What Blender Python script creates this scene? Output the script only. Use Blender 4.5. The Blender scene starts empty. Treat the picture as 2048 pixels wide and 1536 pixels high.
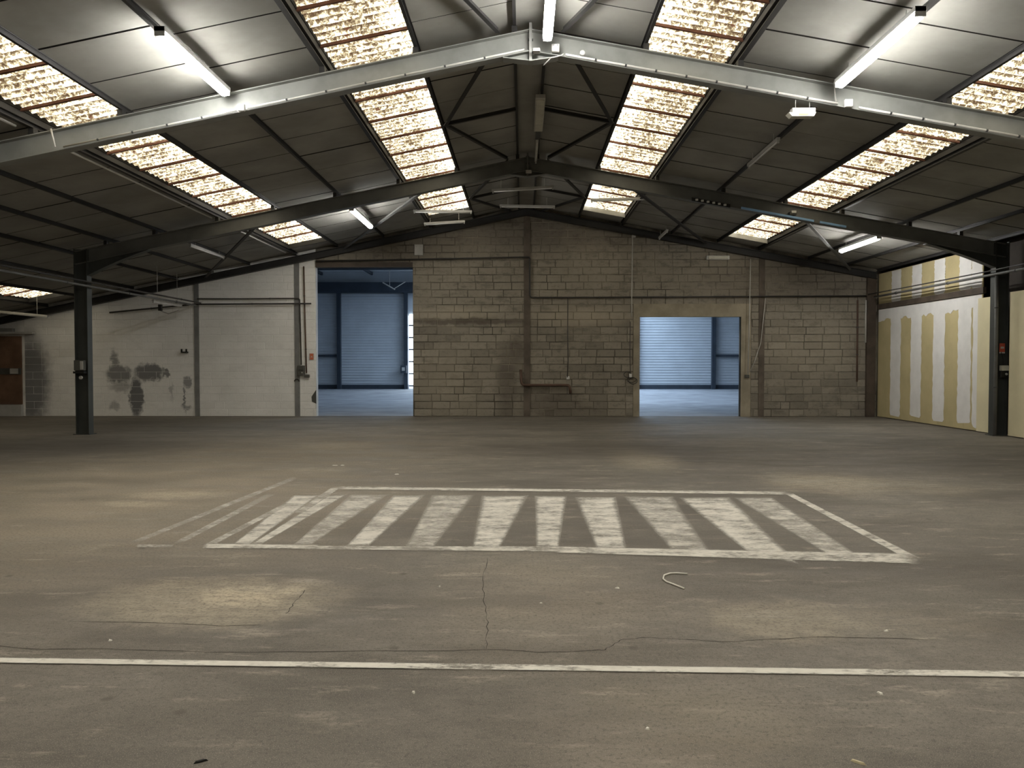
import bpy, math, random
from mathutils import Vector, Matrix

random.seed(7)
scene = bpy.context.scene
COL = scene.collection

# ------------------------------------------------------------------ camera
EYE = 1.5
cam_data = bpy.data.cameras.new('camera')
cam_data.sensor_fit = 'HORIZONTAL'
cam_data.sensor_width = 36.0
cam_data.lens = 1540.0 / 2048.0 * 36.0
cam_data.clip_start = 0.05
cam_data.clip_end = 200
cam = bpy.data.objects.new('camera', cam_data)
cam.location = (0, 0, EYE)
cam.rotation_euler = (math.pi / 2 - math.atan(40 / 1540), 0, math.atan(21.5 / 1540))
COL.objects.link(cam)
scene.camera = cam

# ------------------------------------------------------------------ world, exposure
world = bpy.data.worlds.new('world')
world.use_nodes = True
world.node_tree.nodes['Background'].inputs[0].default_value = (0.62, 0.74, 0.95, 1)
world.node_tree.nodes['Background'].inputs[1].default_value = 0.8
scene.world = world
scene.view_settings.view_transform = 'Standard'
scene.view_settings.look = 'None'
scene.view_settings.gamma = 1.0
scene.view_settings.exposure = 0.95
scene.view_settings.use_curve_mapping = False

TUBE_POWER = 50.0       # radiance of a lit fluorescent diffuser
SKY_POWER = 2.8         # radiance of daylight coming through a clean skylight sheet
HALL2_FILL = 6.0       # radiance of the unseen fill panels added under the second hall's roof

# ------------------------------------------------------------------ hall geometry (metres, camera stands at x=0 y=0)
XR, ZR = 0.10, 6.00                 # ridge
SL, SR = 0.203, 0.184               # fall of the left and right roof slope
YA, YB, YW = 10.15, 16.3, 22.0       # two portal frames and the end wall
YBACK = -8.0
XL, XRW = -16.6, 10.06              # left and right walls
HALL_END = 46.0

def zr(x):
    return ZR - (SR if x > XR else SL) * abs(x - XR)

# ------------------------------------------------------------------ material helpers
class NT:
    def __init__(self, name):
        self.m = bpy.data.materials.new(name)
        self.m.use_nodes = True
        self.t = self.m.node_tree
        self.t.nodes.clear()
        self.out = self.t.nodes.new('ShaderNodeOutputMaterial')
        self._pos = None
    def n(self, kind, **kw):
        nd = self.t.nodes.new(kind)
        for k, v in kw.items():
            setattr(nd, k, v)
        return nd
    def link(self, a, b):
        self.t.links.new(a, b)
    def inp(self, node, key, v):
        s = node.inputs[key]
        if isinstance(v, bpy.types.NodeSocket):
            self.link(v, s)
        else:
            if hasattr(s.default_value, '__len__') and len(s.default_value) == 4 and len(v) == 3:
                v = (*v, 1)
            s.default_value = v
    @property
    def pos(self):
        if self._pos is None:
            self._pos = self.n('ShaderNodeNewGeometry').outputs['Position']
        return self._pos
    def vmath(self, op, a, b):
        nd = self.n('ShaderNodeVectorMath', operation=op)
        self.inp(nd, 0, a); self.inp(nd, 1, b)
        return nd.outputs['Value'] if op in ('LENGTH', 'DOT_PRODUCT') else nd.outputs[0]
    def length(self, a):
        nd = self.n('ShaderNodeVectorMath', operation='LENGTH')
        self.inp(nd, 0, a)
        return nd.outputs['Value']
    def math(self, op, a, b=0.0, clamp=False):
        nd = self.n('ShaderNodeMath', operation=op, use_clamp=clamp)
        self.inp(nd, 0, a)
        if len(nd.inputs) > 1:
            self.inp(nd, 1, b)
        return nd.outputs[0]
    def noise(self, scale, detail=4, rough=0.55, vec=None, distort=0.0, stretch=None, color=False):
        v = vec if vec is not None else self.pos
        if stretch:
            v = self.vmath('MULTIPLY', v, stretch)
        nd = self.n('ShaderNodeTexNoise')
        self.inp(nd, 'Vector', v)
        nd.inputs['Scale'].default_value = scale
        nd.inputs['Detail'].default_value = detail
        nd.inputs['Roughness'].default_value = rough
        nd.inputs['Distortion'].default_value = distort
        return nd.outputs['Color' if color else 'Fac']
    def remap(self, v, a, b, c=0.0, d=1.0, smooth=True):
        nd = self.n('ShaderNodeMapRange')
        if smooth:
            nd.interpolation_type = 'SMOOTHSTEP'
        self.inp(nd, 0, v)
        for i, x in enumerate((a, b, c, d)):
            nd.inputs[i + 1].default_value = x
        return nd.outputs[0]
    def mix(self, fac, a, b, blend='MIX'):
        nd = self.n('ShaderNodeMix', data_type='RGBA', blend_type=blend)
        self.inp(nd, 0, fac); self.inp(nd, 6, a); self.inp(nd, 7, b)
        return nd.outputs[2]
    def blobs(self, items, warp=0.25, warp_scale=1.6, axes=(1, 1, 0)):
        """one mask from soft-edged worn or stained patches, each (centre, radii, softness, weight)"""
        nz = self.noise(warp_scale, 5, 0.6, color=True)
        nz = self.vmath('SUBTRACT', nz, (0.5, 0.5, 0.5))
        p = self.vmath('ADD', self.pos, self.vmath('MULTIPLY', nz, (warp * 2,) * 3))
        acc = None
        for c, r, soft, w in items:
            q = self.vmath('SUBTRACT', p, c)
            q = self.vmath('MULTIPLY', q, tuple((1.0 / r[i]) if axes[i] else 0.0 for i in range(3)))
            mk = self.remap(self.length(q), 1.0 + soft, max(0.0, 1.0 - soft), 0.0, w)
            acc = mk if acc is None else self.math('MAXIMUM', acc, mk)
        return acc
    def principled(self, color, rough=0.8, spec=0.3, metal=0.0, bump=None, bump_strength=0.3, bump_dist=0.01):
        p = self.n('ShaderNodeBsdfPrincipled')
        self.inp(p, 'Base Color', color)
        self.inp(p, 'Roughness', rough)
        self.inp(p, 'Metallic', metal)
        p.inputs['Specular IOR Level'].default_value = spec
        if bump is not None:
            b = self.n('ShaderNodeBump')
            b.inputs['Strength'].default_value = bump_strength
            b.inputs['Distance'].default_value = bump_dist
            self.link(bump, b.inputs['Height'])
            self.link(b.outputs[0], p.inputs['Normal'])
        return p
    def done(self, shader):
        self.link(shader.outputs[0], self.out.inputs[0])
        return self.m

def plain(name, c, rough=0.7, var=0.18, scale=3.0, spec=0.3, metal=0.0, bump=0.0):
    t = NT(name)
    f = t.noise(scale, 5, 0.6)
    f = t.remap(f, 0.3, 0.7)
    lo = tuple(max(0, x * (1 - var)) for x in c)
    hi = tuple(x * (1 + var) for x in c)
    col = t.mix(f, lo, hi)
    b = t.noise(scale * 12, 3) if bump else None
    return t.done(t.principled(col, rough, spec, metal, b, bump, 0.006))

def emitter(name, c, strength):
    t = NT(name)
    e = t.n('ShaderNodeEmission')
    t.inp(e, 0, c)
    e.inputs[1].default_value = strength
    return t.done(e)

# --- materials of the place
def make_floor_mat():
    t = NT('worn_asphalt')
    big = t.remap(t.noise(0.30, 6, 0.68), 0.38, 0.62)
    mid = t.remap(t.noise(1.3, 6, 0.65, stretch=(0.6, 1.3, 1)), 0.3, 0.7)
    fine = t.noise(46, 4, 0.7)
    grain = t.noise(210, 2, 0.6)
    c = t.mix(big, (0.122, 0.109, 0.090), (0.212, 0.190, 0.157))
    mott = t.remap(t.noise(7.5, 6, 0.75, stretch=(0.75, 1.25, 1)), 0.42, 0.62)
    c = t.mix(t.math('MULTIPLY', mott, 0.60), c, (0.108, 0.097, 0.081))
    c = t.mix(t.math('MULTIPLY', mid, 0.6), c, (0.205, 0.188, 0.162))
    band = t.remap(t.noise(0.75, 6, 0.7, stretch=(0.45, 1.3, 1)), 0.44, 0.62)
    c = t.mix(t.math('MULTIPLY', band, 0.60), c, (0.088, 0.078, 0.065))
    # dusty tan area worn by traffic on the left, rubbed patches, dark oily zones
    tan = t.blobs([((-5.0, 8.6, 0), (3.2, 3.6, 1), 0.7, 0.75), ((-3.9, 12.5, 0), (2.6, 3.2, 1), 0.8, 0.5),
                   ((0.1, 5.0, 0), (0.6, 0.9, 1), 0.8, 0.35), ((0.6, 3.1, 0), (0.55, 0.6, 1), 0.8, 0.35)], 0.5, 0.8)
    c = t.mix(t.math('MULTIPLY', tan, t.remap(mid, 0.0, 1.0, 0.55, 1.0)), c, (0.360, 0.302, 0.228))
    pale = t.blobs([((-1.80, 4.92, 0), (0.36, 0.26, 1), 0.5, 0.9), ((-1.95, 4.85, 0), (0.75, 0.50, 1), 0.35, 0.42),
                    ((1.52, 4.52, 0), (0.50, 0.36, 1), 0.4, 0.34), ((2.2, 4.5, 0), (0.5, 0.28, 1), 0.7, 0.2),
                    ((3.9, 9.7, 0), (0.75, 0.75, 1), 0.6, 0.45), ((4.9, 9.3, 0), (0.5, 0.5, 1), 0.7, 0.25),
                    ((1.9, 12.2, 0), (0.45, 1.2, 1), 0.7, 0.4), ((-3.95, 8.75, 0), (0.5, 0.25, 1), 0.6, 0.55),
                    ((-4.2, 8.2, 0), (0.35, 0.15, 1), 0.6, 0.5), ((-3.5, 14.0, 0), (0.7, 0.5, 1), 0.7, 0.3),
                    ((-2.9, 10.9, 0), (0.5, 0.22, 1), 0.7, 0.3)], 0.30, 3.2)
    c = t.mix(t.math('MULTIPLY', pale, t.remap(t.noise(9, 5, 0.7, stretch=(0.7, 1.4, 1)), 0.3, 0.62, 0.35, 1.0)), c, (0.56, 0.48, 0.355))
    streak = t.remap(t.noise(3.4, 7, 0.75, stretch=(0.45, 1.7, 1)), 0.54, 0.70, 0.0, 0.60)
    c = t.mix(streak, c, (0.42, 0.37, 0.30))
    dark = t.blobs([((-8.6, 13.9, 0), (2.6, 1.3, 1), 0.6, 0.75), ((1.8, 13.4, 0), (2.6, 1.1, 1), 0.6, 0.55),
                    ((-9.5, 18.7, 0), (6.0, 1.6, 1), 0.7, 0.45), ((5.5, 11.6, 0), (1.8, 1.2, 1), 0.7, 0.35),
                    ((2.0, 19.8, 0), (4.2, 1.0, 1), 0.7, 0.4), ((-0.1, 3.0, 0), (0.35, 0.3, 1), 0.8, 0.4),
                    ((-1.6, 3.2, 0), (1.0, 0.25, 1), 0.8, 0.3)], 0.45, 1.0)
    c = t.mix(dark, c, (0.085, 0.075, 0.062))
    # pits, chippings and small stains
    c = t.mix(t.remap(fine, 0.48, 0.68, 0.0, 0.65), c, (0.085, 0.077, 0.066))
    c = t.mix(t.remap(grain, 0.54, 0.72, 0.0, 0.65), c, (0.42, 0.38, 0.31))
    vor = t.n('ShaderNodeTexVoronoi')
    t.inp(vor, 'Vector', t.vmath('MULTIPLY', t.pos, (1, 1.0, 1)))
    vor.inputs['Scale'].default_value = 2.3
    c = t.mix(t.remap(vor.outputs['Distance'], 0.09, 0.03, 0.0, 0.5), c, (0.08, 0.07, 0.055))
    h = t.math('ADD', t.math('MULTIPLY', fine, 0.6), t.math('MULTIPLY', grain, 0.4))
    rough = t.remap(mid, 0, 1, 0.62, 0.85)
    return t.done(t.principled(c, rough, 0.28, 0, h, 0.35, 0.006))

def make_block_mat(name, lo, hi, stain_items, stain_col, light_items=None, light_col=(1, 1, 1), rnd=0.34, grime=0.62, warp=0.16, wscale=3.0):
    t = NT(name)
    info = t.n('ShaderNodeObjectInfo')
    n1 = t.remap(t.noise(0.55, 4, 0.6), 0.3, 0.7)
    n2 = t.noise(9, 5, 0.7)
    c = t.mix(n1, lo, hi)
    c = t.mix(rnd, c, t.mix(info.outputs['Random'], tuple(x * 0.55 for x in lo), tuple(x * 1.35 for x in hi)))
    c = t.mix(t.remap(n2, 0.5, 0.75, 0, grime), c, tuple(x * 0.55 for x in lo))
    c = t.mix(t.remap(t.noise(2.2, 6, 0.75, stretch=(1, 1, 2.4)), 0.50, 0.66, 0, grime), c, tuple(x * 0.6 for x in lo))
    if light_items:
        c = t.mix(t.blobs(light_items, 0.22, 2.0, (1, 0, 1)), c, light_col)
    if stain_items:
        c = t.mix(t.blobs(stain_items, warp, wscale, (1, 0, 1)), c, stain_col)
    return t.done(t.principled(c, 0.9, 0.2, 0, t.noise(38, 4, 0.7), 0.5, 0.012))

def make_skylight_mat():
    """old translucent corrugated sheet lit by the daylight above it, speckled with lichen"""
    t = NT('skylight_sheet')
    uv = t.n('ShaderNodeUVMap').outputs[0]
    sep = t.n('ShaderNodeSeparateXYZ')
    t.link(uv, sep.inputs[0])
    n1 = t.remap(t.noise(17, 6, 0.75, distort=0.8), 0.28, 0.72, 0.0, 1.0, False)
    n2 = t.noise(5, 4, 0.6)
    n3 = t.noise(1.4, 3, 0.5)
    d = t.math('ADD', t.math('MULTIPLY', n1, 1.0), t.math('MULTIPLY', n2, 0.35))
    d = t.math('ADD', d, t.math('MULTIPLY', n3, 0.25))
    d = t.math('ADD', d, t.math('MULTIPLY', t.remap(sep.outputs[0], 0.0, 0.55), 0.20))
    wave_shade = t.math('SINE', t.math('MULTIPLY', sep.outputs[1], 2 * math.pi / 0.177))
    d = t.math('ADD', d, t.math('MULTIPLY', wave_shade, 0.17))  # shading of the corrugations painted into the sheet colour
    ramp = t.n('ShaderNodeValToRGB')
    e = ramp.color_ramp.elements
    e[0].position = 0.0; e[0].color = (1.0, 0.95, 0.80, 1)
    e[1].position = 1.0; e[1].color = (0.020, 0.010, 0.006, 1)
    for p, c in ((0.22, (0.50, 0.44, 0.31, 1)), (0.38, (0.20, 0.165, 0.10, 1)), (0.50, (0.080, 0.060, 0.034, 1)), (0.68, (0.040, 0.026, 0.014, 1))):
        x = e.new(p); x.color = c
    t.link(t.remap(d, 0.55, 1.45, 0, 1, False), ramp.inputs[0])
    spots = t.n('ShaderNodeTexVoronoi')
    t.inp(spots, 'Vector', t.pos)
    spots.inputs['Scale'].default_value = 3.2
    c = t.mix(t.remap(spots.outputs['Distance'], 0.16, 0.10, 0, 0.8), ramp.outputs[0], (0.035, 0.012, 0.006))
    em = t.n('ShaderNodeEmission')
    t.link(c, em.inputs[0])
    em.inputs[1].default_value = SKY_POWER
    return t.done(em)

def make_paint_mat(name, lo, hi, strength):
    """road paint rubbed away to the asphalt underneath"""
    t = NT(name)
    uv = t.n('ShaderNodeUVMap').outputs[0]
    sep = t.n('ShaderNodeSeparateXYZ')
    t.link(uv, sep.inputs[0])
    def edge(s, f):
        a = t.math('MINIMUM', s, t.math('SUBTRACT', 1.0, s))
        return t.math('MULTIPLY', a, f)
    wob = t.math('MULTIPLY', t.math('SUBTRACT', t.noise(7, 5, 0.7), 0.5), 0.9)
    e = t.math('MINIMUM', edge(sep.outputs[0], 6.0), edge(sep.outputs[1], 16.0))
    e = t.math('ADD', e, wob)
    e = t.remap(e, -0.1, 1.0)
    wear = t.noise(3.2, 6, 0.72, stretch=(0.8, 1.6, 1))
    wear2 = t.noise(30, 4, 0.7, stretch=(0.6, 1.7, 1))
    w = t.math('ADD', t.math('MULTIPLY', wear, 0.65), t.math('MULTIPLY', wear2, 0.35))
    a = t.math('MULTIPLY', e, t.remap(w, lo, hi, 0.28, 1.0))
    a = t.math('MULTIPLY', a, strength, True)
    p = t.principled(t.mix(t.noise(12, 4), (0.50, 0.47, 0.41), (0.80, 0.77, 0.69)), 0.8, 0.25)
    tr = t.n('ShaderNodeBsdfTransparent')
    mx = t.n('ShaderNodeMixShader')
    t.link(a, mx.inputs[0]); t.link(tr.outputs[0], mx.inputs[1]); t.link(p.outputs[0], mx.inputs[2])
    return t.done(mx)

M = {}
M['floor'] = make_floor_mat()
M['floor2'] = plain('concrete_floor', (0.30, 0.31, 0.33), 0.7, 0.2, 0.9)
M['panel_edge'] = plain('panel_edge_shade', (0.022, 0.020, 0.018), 0.9, 0.1)
M['panel'] = plain('roof_panel_board', (0.285, 0.279, 0.256), 0.85, 0.16, 0.9, 0.25, 0, 0.1)
M['backing'] = plain('dark_roof_void', (0.012, 0.011, 0.010), 0.9, 0.1)
M['steel'] = plain('painted_grey_steel', (0.24, 0.245, 0.23), 0.55, 0.14, 2.0, 0.4)
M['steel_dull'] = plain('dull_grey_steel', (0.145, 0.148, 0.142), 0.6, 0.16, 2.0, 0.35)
M['darksteel'] = plain('dark_grey_steel', (0.055, 0.058, 0.058), 0.55, 0.2, 2.0, 0.4)
M['purlin'] = plain('dark_purlin_steel', (0.026, 0.025, 0.024), 0.6, 0.2, 2.0, 0.4)
M['column'] = plain('column_green_grey_steel', (0.050, 0.054, 0.050), 0.5, 0.2, 1.5, 0.45)
M['brownsteel'] = plain('brown_primer_steel', (0.075, 0.058, 0.045), 0.6, 0.25, 2.5)
M['post'] = plain('grey_painted_post', (0.20, 0.20, 0.195), 0.6, 0.15, 2.5)
M['darkboard'] = plain('dark_brown_board', (0.040, 0.033, 0.027), 0.8, 0.25, 2.0)
M['postbrown'] = plain('stained_brown_post', (0.115, 0.095, 0.075), 0.8, 0.3, 2.0)
M['rust'] = plain('rusty_batten', (0.16, 0.075, 0.050), 0.8, 0.3, 5)
M['white'] = plain('white_painted_metal', (0.62, 0.62, 0.60), 0.5, 0.06, 4, 0.4)
M['offwhite'] = plain('dusty_white_metal', (0.44, 0.435, 0.41), 0.6, 0.1, 4, 0.3)
M['conduit'] = plain('grey_plastic_conduit', (0.46, 0.45, 0.42), 0.5, 0.1, 4, 0.4)
M['pipe'] = plain('dark_iron_pipe', (0.040, 0.037, 0.034), 0.5, 0.2, 3, 0.4)
M['pipebrown'] = plain('brown_iron_pipe', (0.10, 0.062, 0.045), 0.6, 0.25, 3)
M['midsteel'] = plain('mid_grey_steel', (0.115, 0.115, 0.11), 0.55, 0.2, 2.0, 0.4)
M['black'] = plain('black_plastic', (0.015, 0.015, 0.014), 0.5, 0.1, 4)
M['greybox'] = plain('dark_grey_box', (0.085, 0.085, 0.075), 0.5, 0.15, 6)
M['red'] = plain('faded_red_sign', (0.52, 0.10, 0.06), 0.5, 0.1, 6)
M['orange'] = plain('faded_orange_sign', (0.55, 0.16, 0.08), 0.5, 0.1, 6)
M['blue'] = plain('blue_plastic_tray', (0.26, 0.45, 0.72), 0.5, 0.1, 4)
M['concrete'] = plain('concrete_lintel', (0.30, 0.265, 0.20), 0.9, 0.2, 2.0, 0.2, 0, 0.3)
M['mortar'] = plain('brown_mortar', (0.185, 0.166, 0.132), 0.95, 0.65, 0.9)
M['mortar_white'] = plain('white_painted_mortar', (0.70, 0.69, 0.66), 0.95, 0.15, 2.0)
M['board'] = plain('plasterboard_tan', (0.47, 0.40, 0.22), 0.85, 0.08, 1.2)
M['board_pale'] = plain('plasterboard_pale', (0.66, 0.60, 0.40), 0.85, 0.06, 1.2)
M['compound'] = plain('white_joint_compound', (0.70, 0.69, 0.67), 0.85, 0.05, 3)
M['redbrown'] = plain('faded_red_brown_paint', (0.16, 0.095, 0.06), 0.8, 0.25, 1.8)
M['amber'] = plain('amber_reflector', (0.62, 0.36, 0.10), 0.4, 0.1, 4)
M['clear'] = plain('yellowed_diffuser', (0.50, 0.49, 0.42), 0.3, 0.1, 6, 0.5)
M['cladding'] = plain('metal_cladding', (0.50, 0.53, 0.56), 0.45, 0.06, 1.0, 0.5)
M['navy'] = plain('dark_blue_steel', (0.035, 0.045, 0.060), 0.5, 0.15, 2.0, 0.4)
M['debris'] = plain('pale_debris', (0.72, 0.70, 0.62), 0.8, 0.1, 10)
M['wood'] = plain('splinter_wood', (0.62, 0.55, 0.36), 0.8, 0.1, 10)
M['crack'] = plain('dark_crack', (0.050, 0.044, 0.037), 0.95, 0.1, 5)
M['sky'] = make_skylight_mat()
M['lit'] = emitter('lit_fluorescent', (1.0, 0.975, 0.925), TUBE_POWER)
M['hall2fill'] = emitter('hall2_fill_glow', (0.60, 0.78, 1.0), HALL2_FILL)  # glow of the added fill panels in the second hall
M['daypane'] = emitter('daylight_pane', (0.80, 0.92, 1.0), 2.2)
M['paint'] = make_paint_mat('worn_white_paint', 0.36, 0.57, 1.0)
M['paint_worn'] = make_paint_mat('very_worn_white_paint', 0.40, 0.62, 0.95)
M['paint_faint'] = make_paint_mat('faint_white_paint', 0.42, 0.62, 0.7)
M['paint_line'] = make_paint_mat('line_white_paint', 0.38, 0.52, 1.0)
M['block'] = make_block_mat('brown_concrete_block', (0.215, 0.193, 0.155), (0.290, 0.263, 0.215),
    [((-1.6, 0, 2.72), (1.7, 1, 0.09), 0.5, 0.7), ((-0.45, 0, 1.05), (0.28, 1, 0.95), 0.6, 0.55),
     ((0.9, 0, 0.35), (0.8, 1, 0.4), 0.7, 0.5), ((0.0, 0, 5.3), (5.0, 1, 0.55), 0.6, 0.45),
     ((-3.3, 0, 5.0), (2.5, 1, 0.6), 0.6, 0.4), ((6.9, 0, 3.8), (2.2, 1, 0.6), 0.7, 0.35),
     ((-0.2, 0, 1.9), (0.22, 1, 0.4), 0.6, 0.6), ((8.6, 0, 3.8), (1.4, 1, 0.5), 0.7, 0.4)],
    (0.075, 0.060, 0.047),
    [((1.6, 0, 2.85), (1.3, 1, 0.22), 0.6, 0.6), ((-2.0, 0, 2.95), (1.2, 1, 0.16), 0.6, 0.5),
     ((-2.2, 0, 1.0), (1.0, 1, 0.8), 0.8, 0.3), ((8.2, 0, 1.9), (1.2, 1, 0.7), 0.8, 0.35)],
    (0.42, 0.37, 0.285))
M['block_white'] = make_block_mat('white_painted_block', (0.78, 0.77, 0.735), (0.88, 0.87, 0.84),
    [((-11.62, 0, 1.22), (0.36, 1, 0.26), 0.3, 0.8), ((-11.75, 0, 1.6), (0.10, 1, 0.28), 0.5, 0.7),
     ((-10.75, 0, 1.25), (0.42, 1, 0.24), 0.25, 0.85), ((-10.25, 0, 1.24), (0.10, 1, 0.09), 0.4, 0.8),
     ((-11.12, 0, 0.55), (0.20, 1, 0.55), 0.25, 0.9), ((-11.55, 0, 0.85), (0.32, 1, 0.14), 0.6, 0.5),
     ((-9.62, 0, 0.98), (0.12, 1, 0.14), 0.4, 0.7), ((-9.72, 0, 0.52), (0.035, 1, 0.38), 0.4, 0.75),
     ((-9.66, 0, 0.28), (0.12, 1, 0.06), 0.5, 0.6), ((-10.1, 0, 0.72), (0.05, 1, 0.22), 0.6, 0.4),
     ((-11.75, 0, 0.3), (0.12, 1, 0.12), 0.5, 0.45), ((-14.2, 0, 1.0), (0.55, 1, 1.3), 0.4, 0.85)],
    (0.115, 0.115, 0.12), None, rnd=0.06, grime=0.14, warp=0.20, wscale=5.5)

# ------------------------------------------------------------------ mesh helpers
class MB:
    def __init__(self):
        self.v = []; self.f = []
    def hexa(self, c):
        b = len(self.v)
        self.v += [tuple(x) for x in c]
        for q in ((0, 3, 2, 1), (4, 5, 6, 7), (0, 1, 5, 4), (1, 2, 6, 5), (2, 3, 7, 6), (3, 0, 4, 7)):
            self.f.append(tuple(b + i for i in q))
        return self
    def box(self, x0, x1, y0, y1, z0, z1):
        return self.hexa([(x0, y0, z0), (x1, y0, z0), (x1, y1, z0), (x0, y1, z0),
                          (x0, y0, z1), (x1, y0, z1), (x1, y1, z1), (x0, y1, z1)])
    def roofbox(self, xa, xb, y0, y1, o0, o1):
        """a piece following the roof slope between xa and xb, offsets o0..o1 from the panel underside"""
        x0, x1 = min(xa, xb), max(xa, xb)
        return self.hexa([(x0, y0, zr(x0) + o0), (x1, y0, zr(x1) + o0), (x1, y1, zr(x1) + o0), (x0, y1, zr(x0) + o0),
                          (x0, y0, zr(x0) + o1), (x1, y0, zr(x1) + o1), (x1, y1, zr(x1) + o1), (x0, y1, zr(x0) + o1)])
    def prism_y(self, poly, y0, y1):
        """poly of (x,z), extruded along y"""
        b = len(self.v); n = len(poly)
        self.v += [(x, y0, z) for x, z in poly] + [(x, y1, z) for x, z in poly]
        self.f.append(tuple(range(b, b + n)))
        self.f.append(tuple(range(b + 2 * n - 1, b + n - 1, -1)))
        for i in range(n):
            j = (i + 1) % n
            self.f.append((b + i, b + n + i, b + n + j, b + j))
        return self
    def prism_x(self, poly, x0, x1):
        b = len(self.v); n = len(poly)
        self.v += [(x0, y, z) for y, z in poly] + [(x1, y, z) for y, z in poly]
        self.f.append(tuple(range(b, b + n)))
        self.f.append(tuple(range(b + 2 * n - 1, b + n - 1, -1)))
        for i in range(n):
            j = (i + 1) % n
            self.f.append((b + i, b + n + i, b + n + j, b + j))
        return self
    def bar(self, p, q, w, h):
        p, q = Vector(p), Vector(q)
        d = (q - p).normalized()
        up = Vector((0, 0, 1)) if abs(d.z) < 0.9 else Vector((0, 1, 0))
        s = d.cross(up).normalized() * (w / 2)
        u = s.cross(d).normalized() * (h / 2)
        return self.hexa([p - s - u, p + s - u, q + s - u, q - s - u, p - s + u, p + s + u, q + s + u, q - s + u])
    def tube(self, pts, r, n=8, squash=None):
        pts = [Vector(p) for p in pts]
        b = len(self.v)
        ref = None
        for i, p in enumerate(pts):
            d = (pts[min(i + 1, len(pts) - 1)] - pts[max(i - 1, 0)]).normalized()
            if ref is None:
                ref = Vector((0, 0, 1)) if abs(d.z) < 0.9 else Vector((0, 1, 0))
            s = d.cross(ref)
            if s.length < 1e-4:
                ref = Vector((1, 0, 0)); s = d.cross(ref)
            s.normalize()
            u = s.cross(d).normalized()
            for k in range(n):
                a = 2 * math.pi * k / n
                self.v.append(tuple(p + s * (r * math.cos(a)) + u * (r * (squash or 1) * math.sin(a))))
        m = len(pts)
        for i in range(m - 1):
            for k in range(n):
                k2 = (k + 1) % n
                self.f.append((b + i * n + k, b + i * n + k2, b + (i + 1) * n + k2, b + (i + 1) * n + k))
        self.f.append(tuple(b + k for k in range(n - 1, -1, -1)))
        self.f.append(tuple(b + (m - 1) * n + k for k in range(n)))
        return self
    def lathe_y(self, c, prof, n=14):
        """profile of (y offset, radius) around an axis along y"""
        return self.lathe(c, prof, (0, 1, 0), n)
    def lathe(self, c, prof, axis, n=14):
        c = Vector(c); ax = Vector(axis).normalized()
        s = ax.cross(Vector((0, 0, 1)) if abs(ax.z) < 0.9 else Vector((1, 0, 0))).normalized()
        u = s.cross(ax)
        b = len(self.v)
        for o, r in prof:
            for k in range(n):
                a = 2 * math.pi * k / n
                self.v.append(tuple(c + ax * o + s * (r * math.cos(a)) + u * (r * math.sin(a))))
        for i in range(len(prof) - 1):
            for k in range(n):
                k2 = (k + 1) % n
                self.f.append((b + i * n + k, b + i * n + k2, b + (i + 1) * n + k2, b + (i + 1) * n + k))
        self.f.append(tuple(b + k for k in range(n - 1, -1, -1)))
        self.f.append(tuple(b + (len(prof) - 1) * n + k for k in range(n)))
        return self
    def panel(self):
        o = self.build('roof_panel', 'panel', ceil)
        o.data.materials.append(M['panel_edge'])
        for p in o.data.polygons:
            p.material_index = 0 if p.index == 0 else 1      # edges and back coloured dark, painting shade into the seams
        return o
    def mesh(self, name, mat=None, smooth=False):
        me = bpy.data.meshes.new(name)
        me.from_pydata(self.v, [], self.f)
        if smooth:
            for p in me.polygons:
                p.use_smooth = True
        if mat:
            me.materials.append(M[mat] if isinstance(mat, str) else mat)
        me.update()
        return me
    def build(self, name, mat, parent=None, smooth=False):
        return put(name, self.mesh(name, mat, smooth), parent)

def put(name, me, parent=None):
    o = bpy.data.objects.new(name, me)
    COL.objects.link(o)
    if parent is not None:
        o.parent = parent
        o.matrix_parent_inverse = Matrix.Translation(-Vector(parent.location)) if parent.location.length else Matrix()
    return o

def tag(o, label, cat=None, group=None, kind=None):
    o['label'] = label
    if cat: o['category'] = cat
    if group: o['group'] = group
    if kind: o['kind'] = kind
    return o

def empty(name, loc, label, cat=None, group=None, kind=None):
    o = bpy.data.objects.new(name, None)
    o.location = loc
    o.empty_display_size = 0.2
    COL.objects.link(o)
    return tag(o, label, cat, group, kind)

def bevel(o, w, seg=2):
    m = o.modifiers.new('bevel', 'BEVEL')
    m.width = w; m.segments = seg; m.limit_method = 'ANGLE'
    return o

def arc(p, corner, q, r, n=5):
    """a path p -> q rounded at the corner"""
    p, c, q = Vector(p), Vector(corner), Vector(q)
    a = c + (p - c).normalized() * r
    b = c + (q - c).normalized() * r
    out = []
    for i in range(n + 1):
        t = i / n
        out.append((1 - t) ** 2 * a + 2 * t * (1 - t) * c + t * t * b)
    return out

# ================================================================== THE SETTING
# ---- floor with its paint, cracks
fl = MB().box(XL - 0.2, XRW + 0.6, YBACK - 0.2, YW + 0.2, -0.2, 0.0).build('floor', 'floor')
tag(fl, 'worn brown asphalt floor of the hall with rubbed white markings', 'floor', kind='structure')
f2 = MB().box(-22, 22, YW + 0.2, HALL_END + 0.3, -0.2, 0.0).build('floor', 'floor2')
tag(f2, 'bluish concrete floor of the second hall beyond the openings', 'floor', kind='structure')

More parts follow.
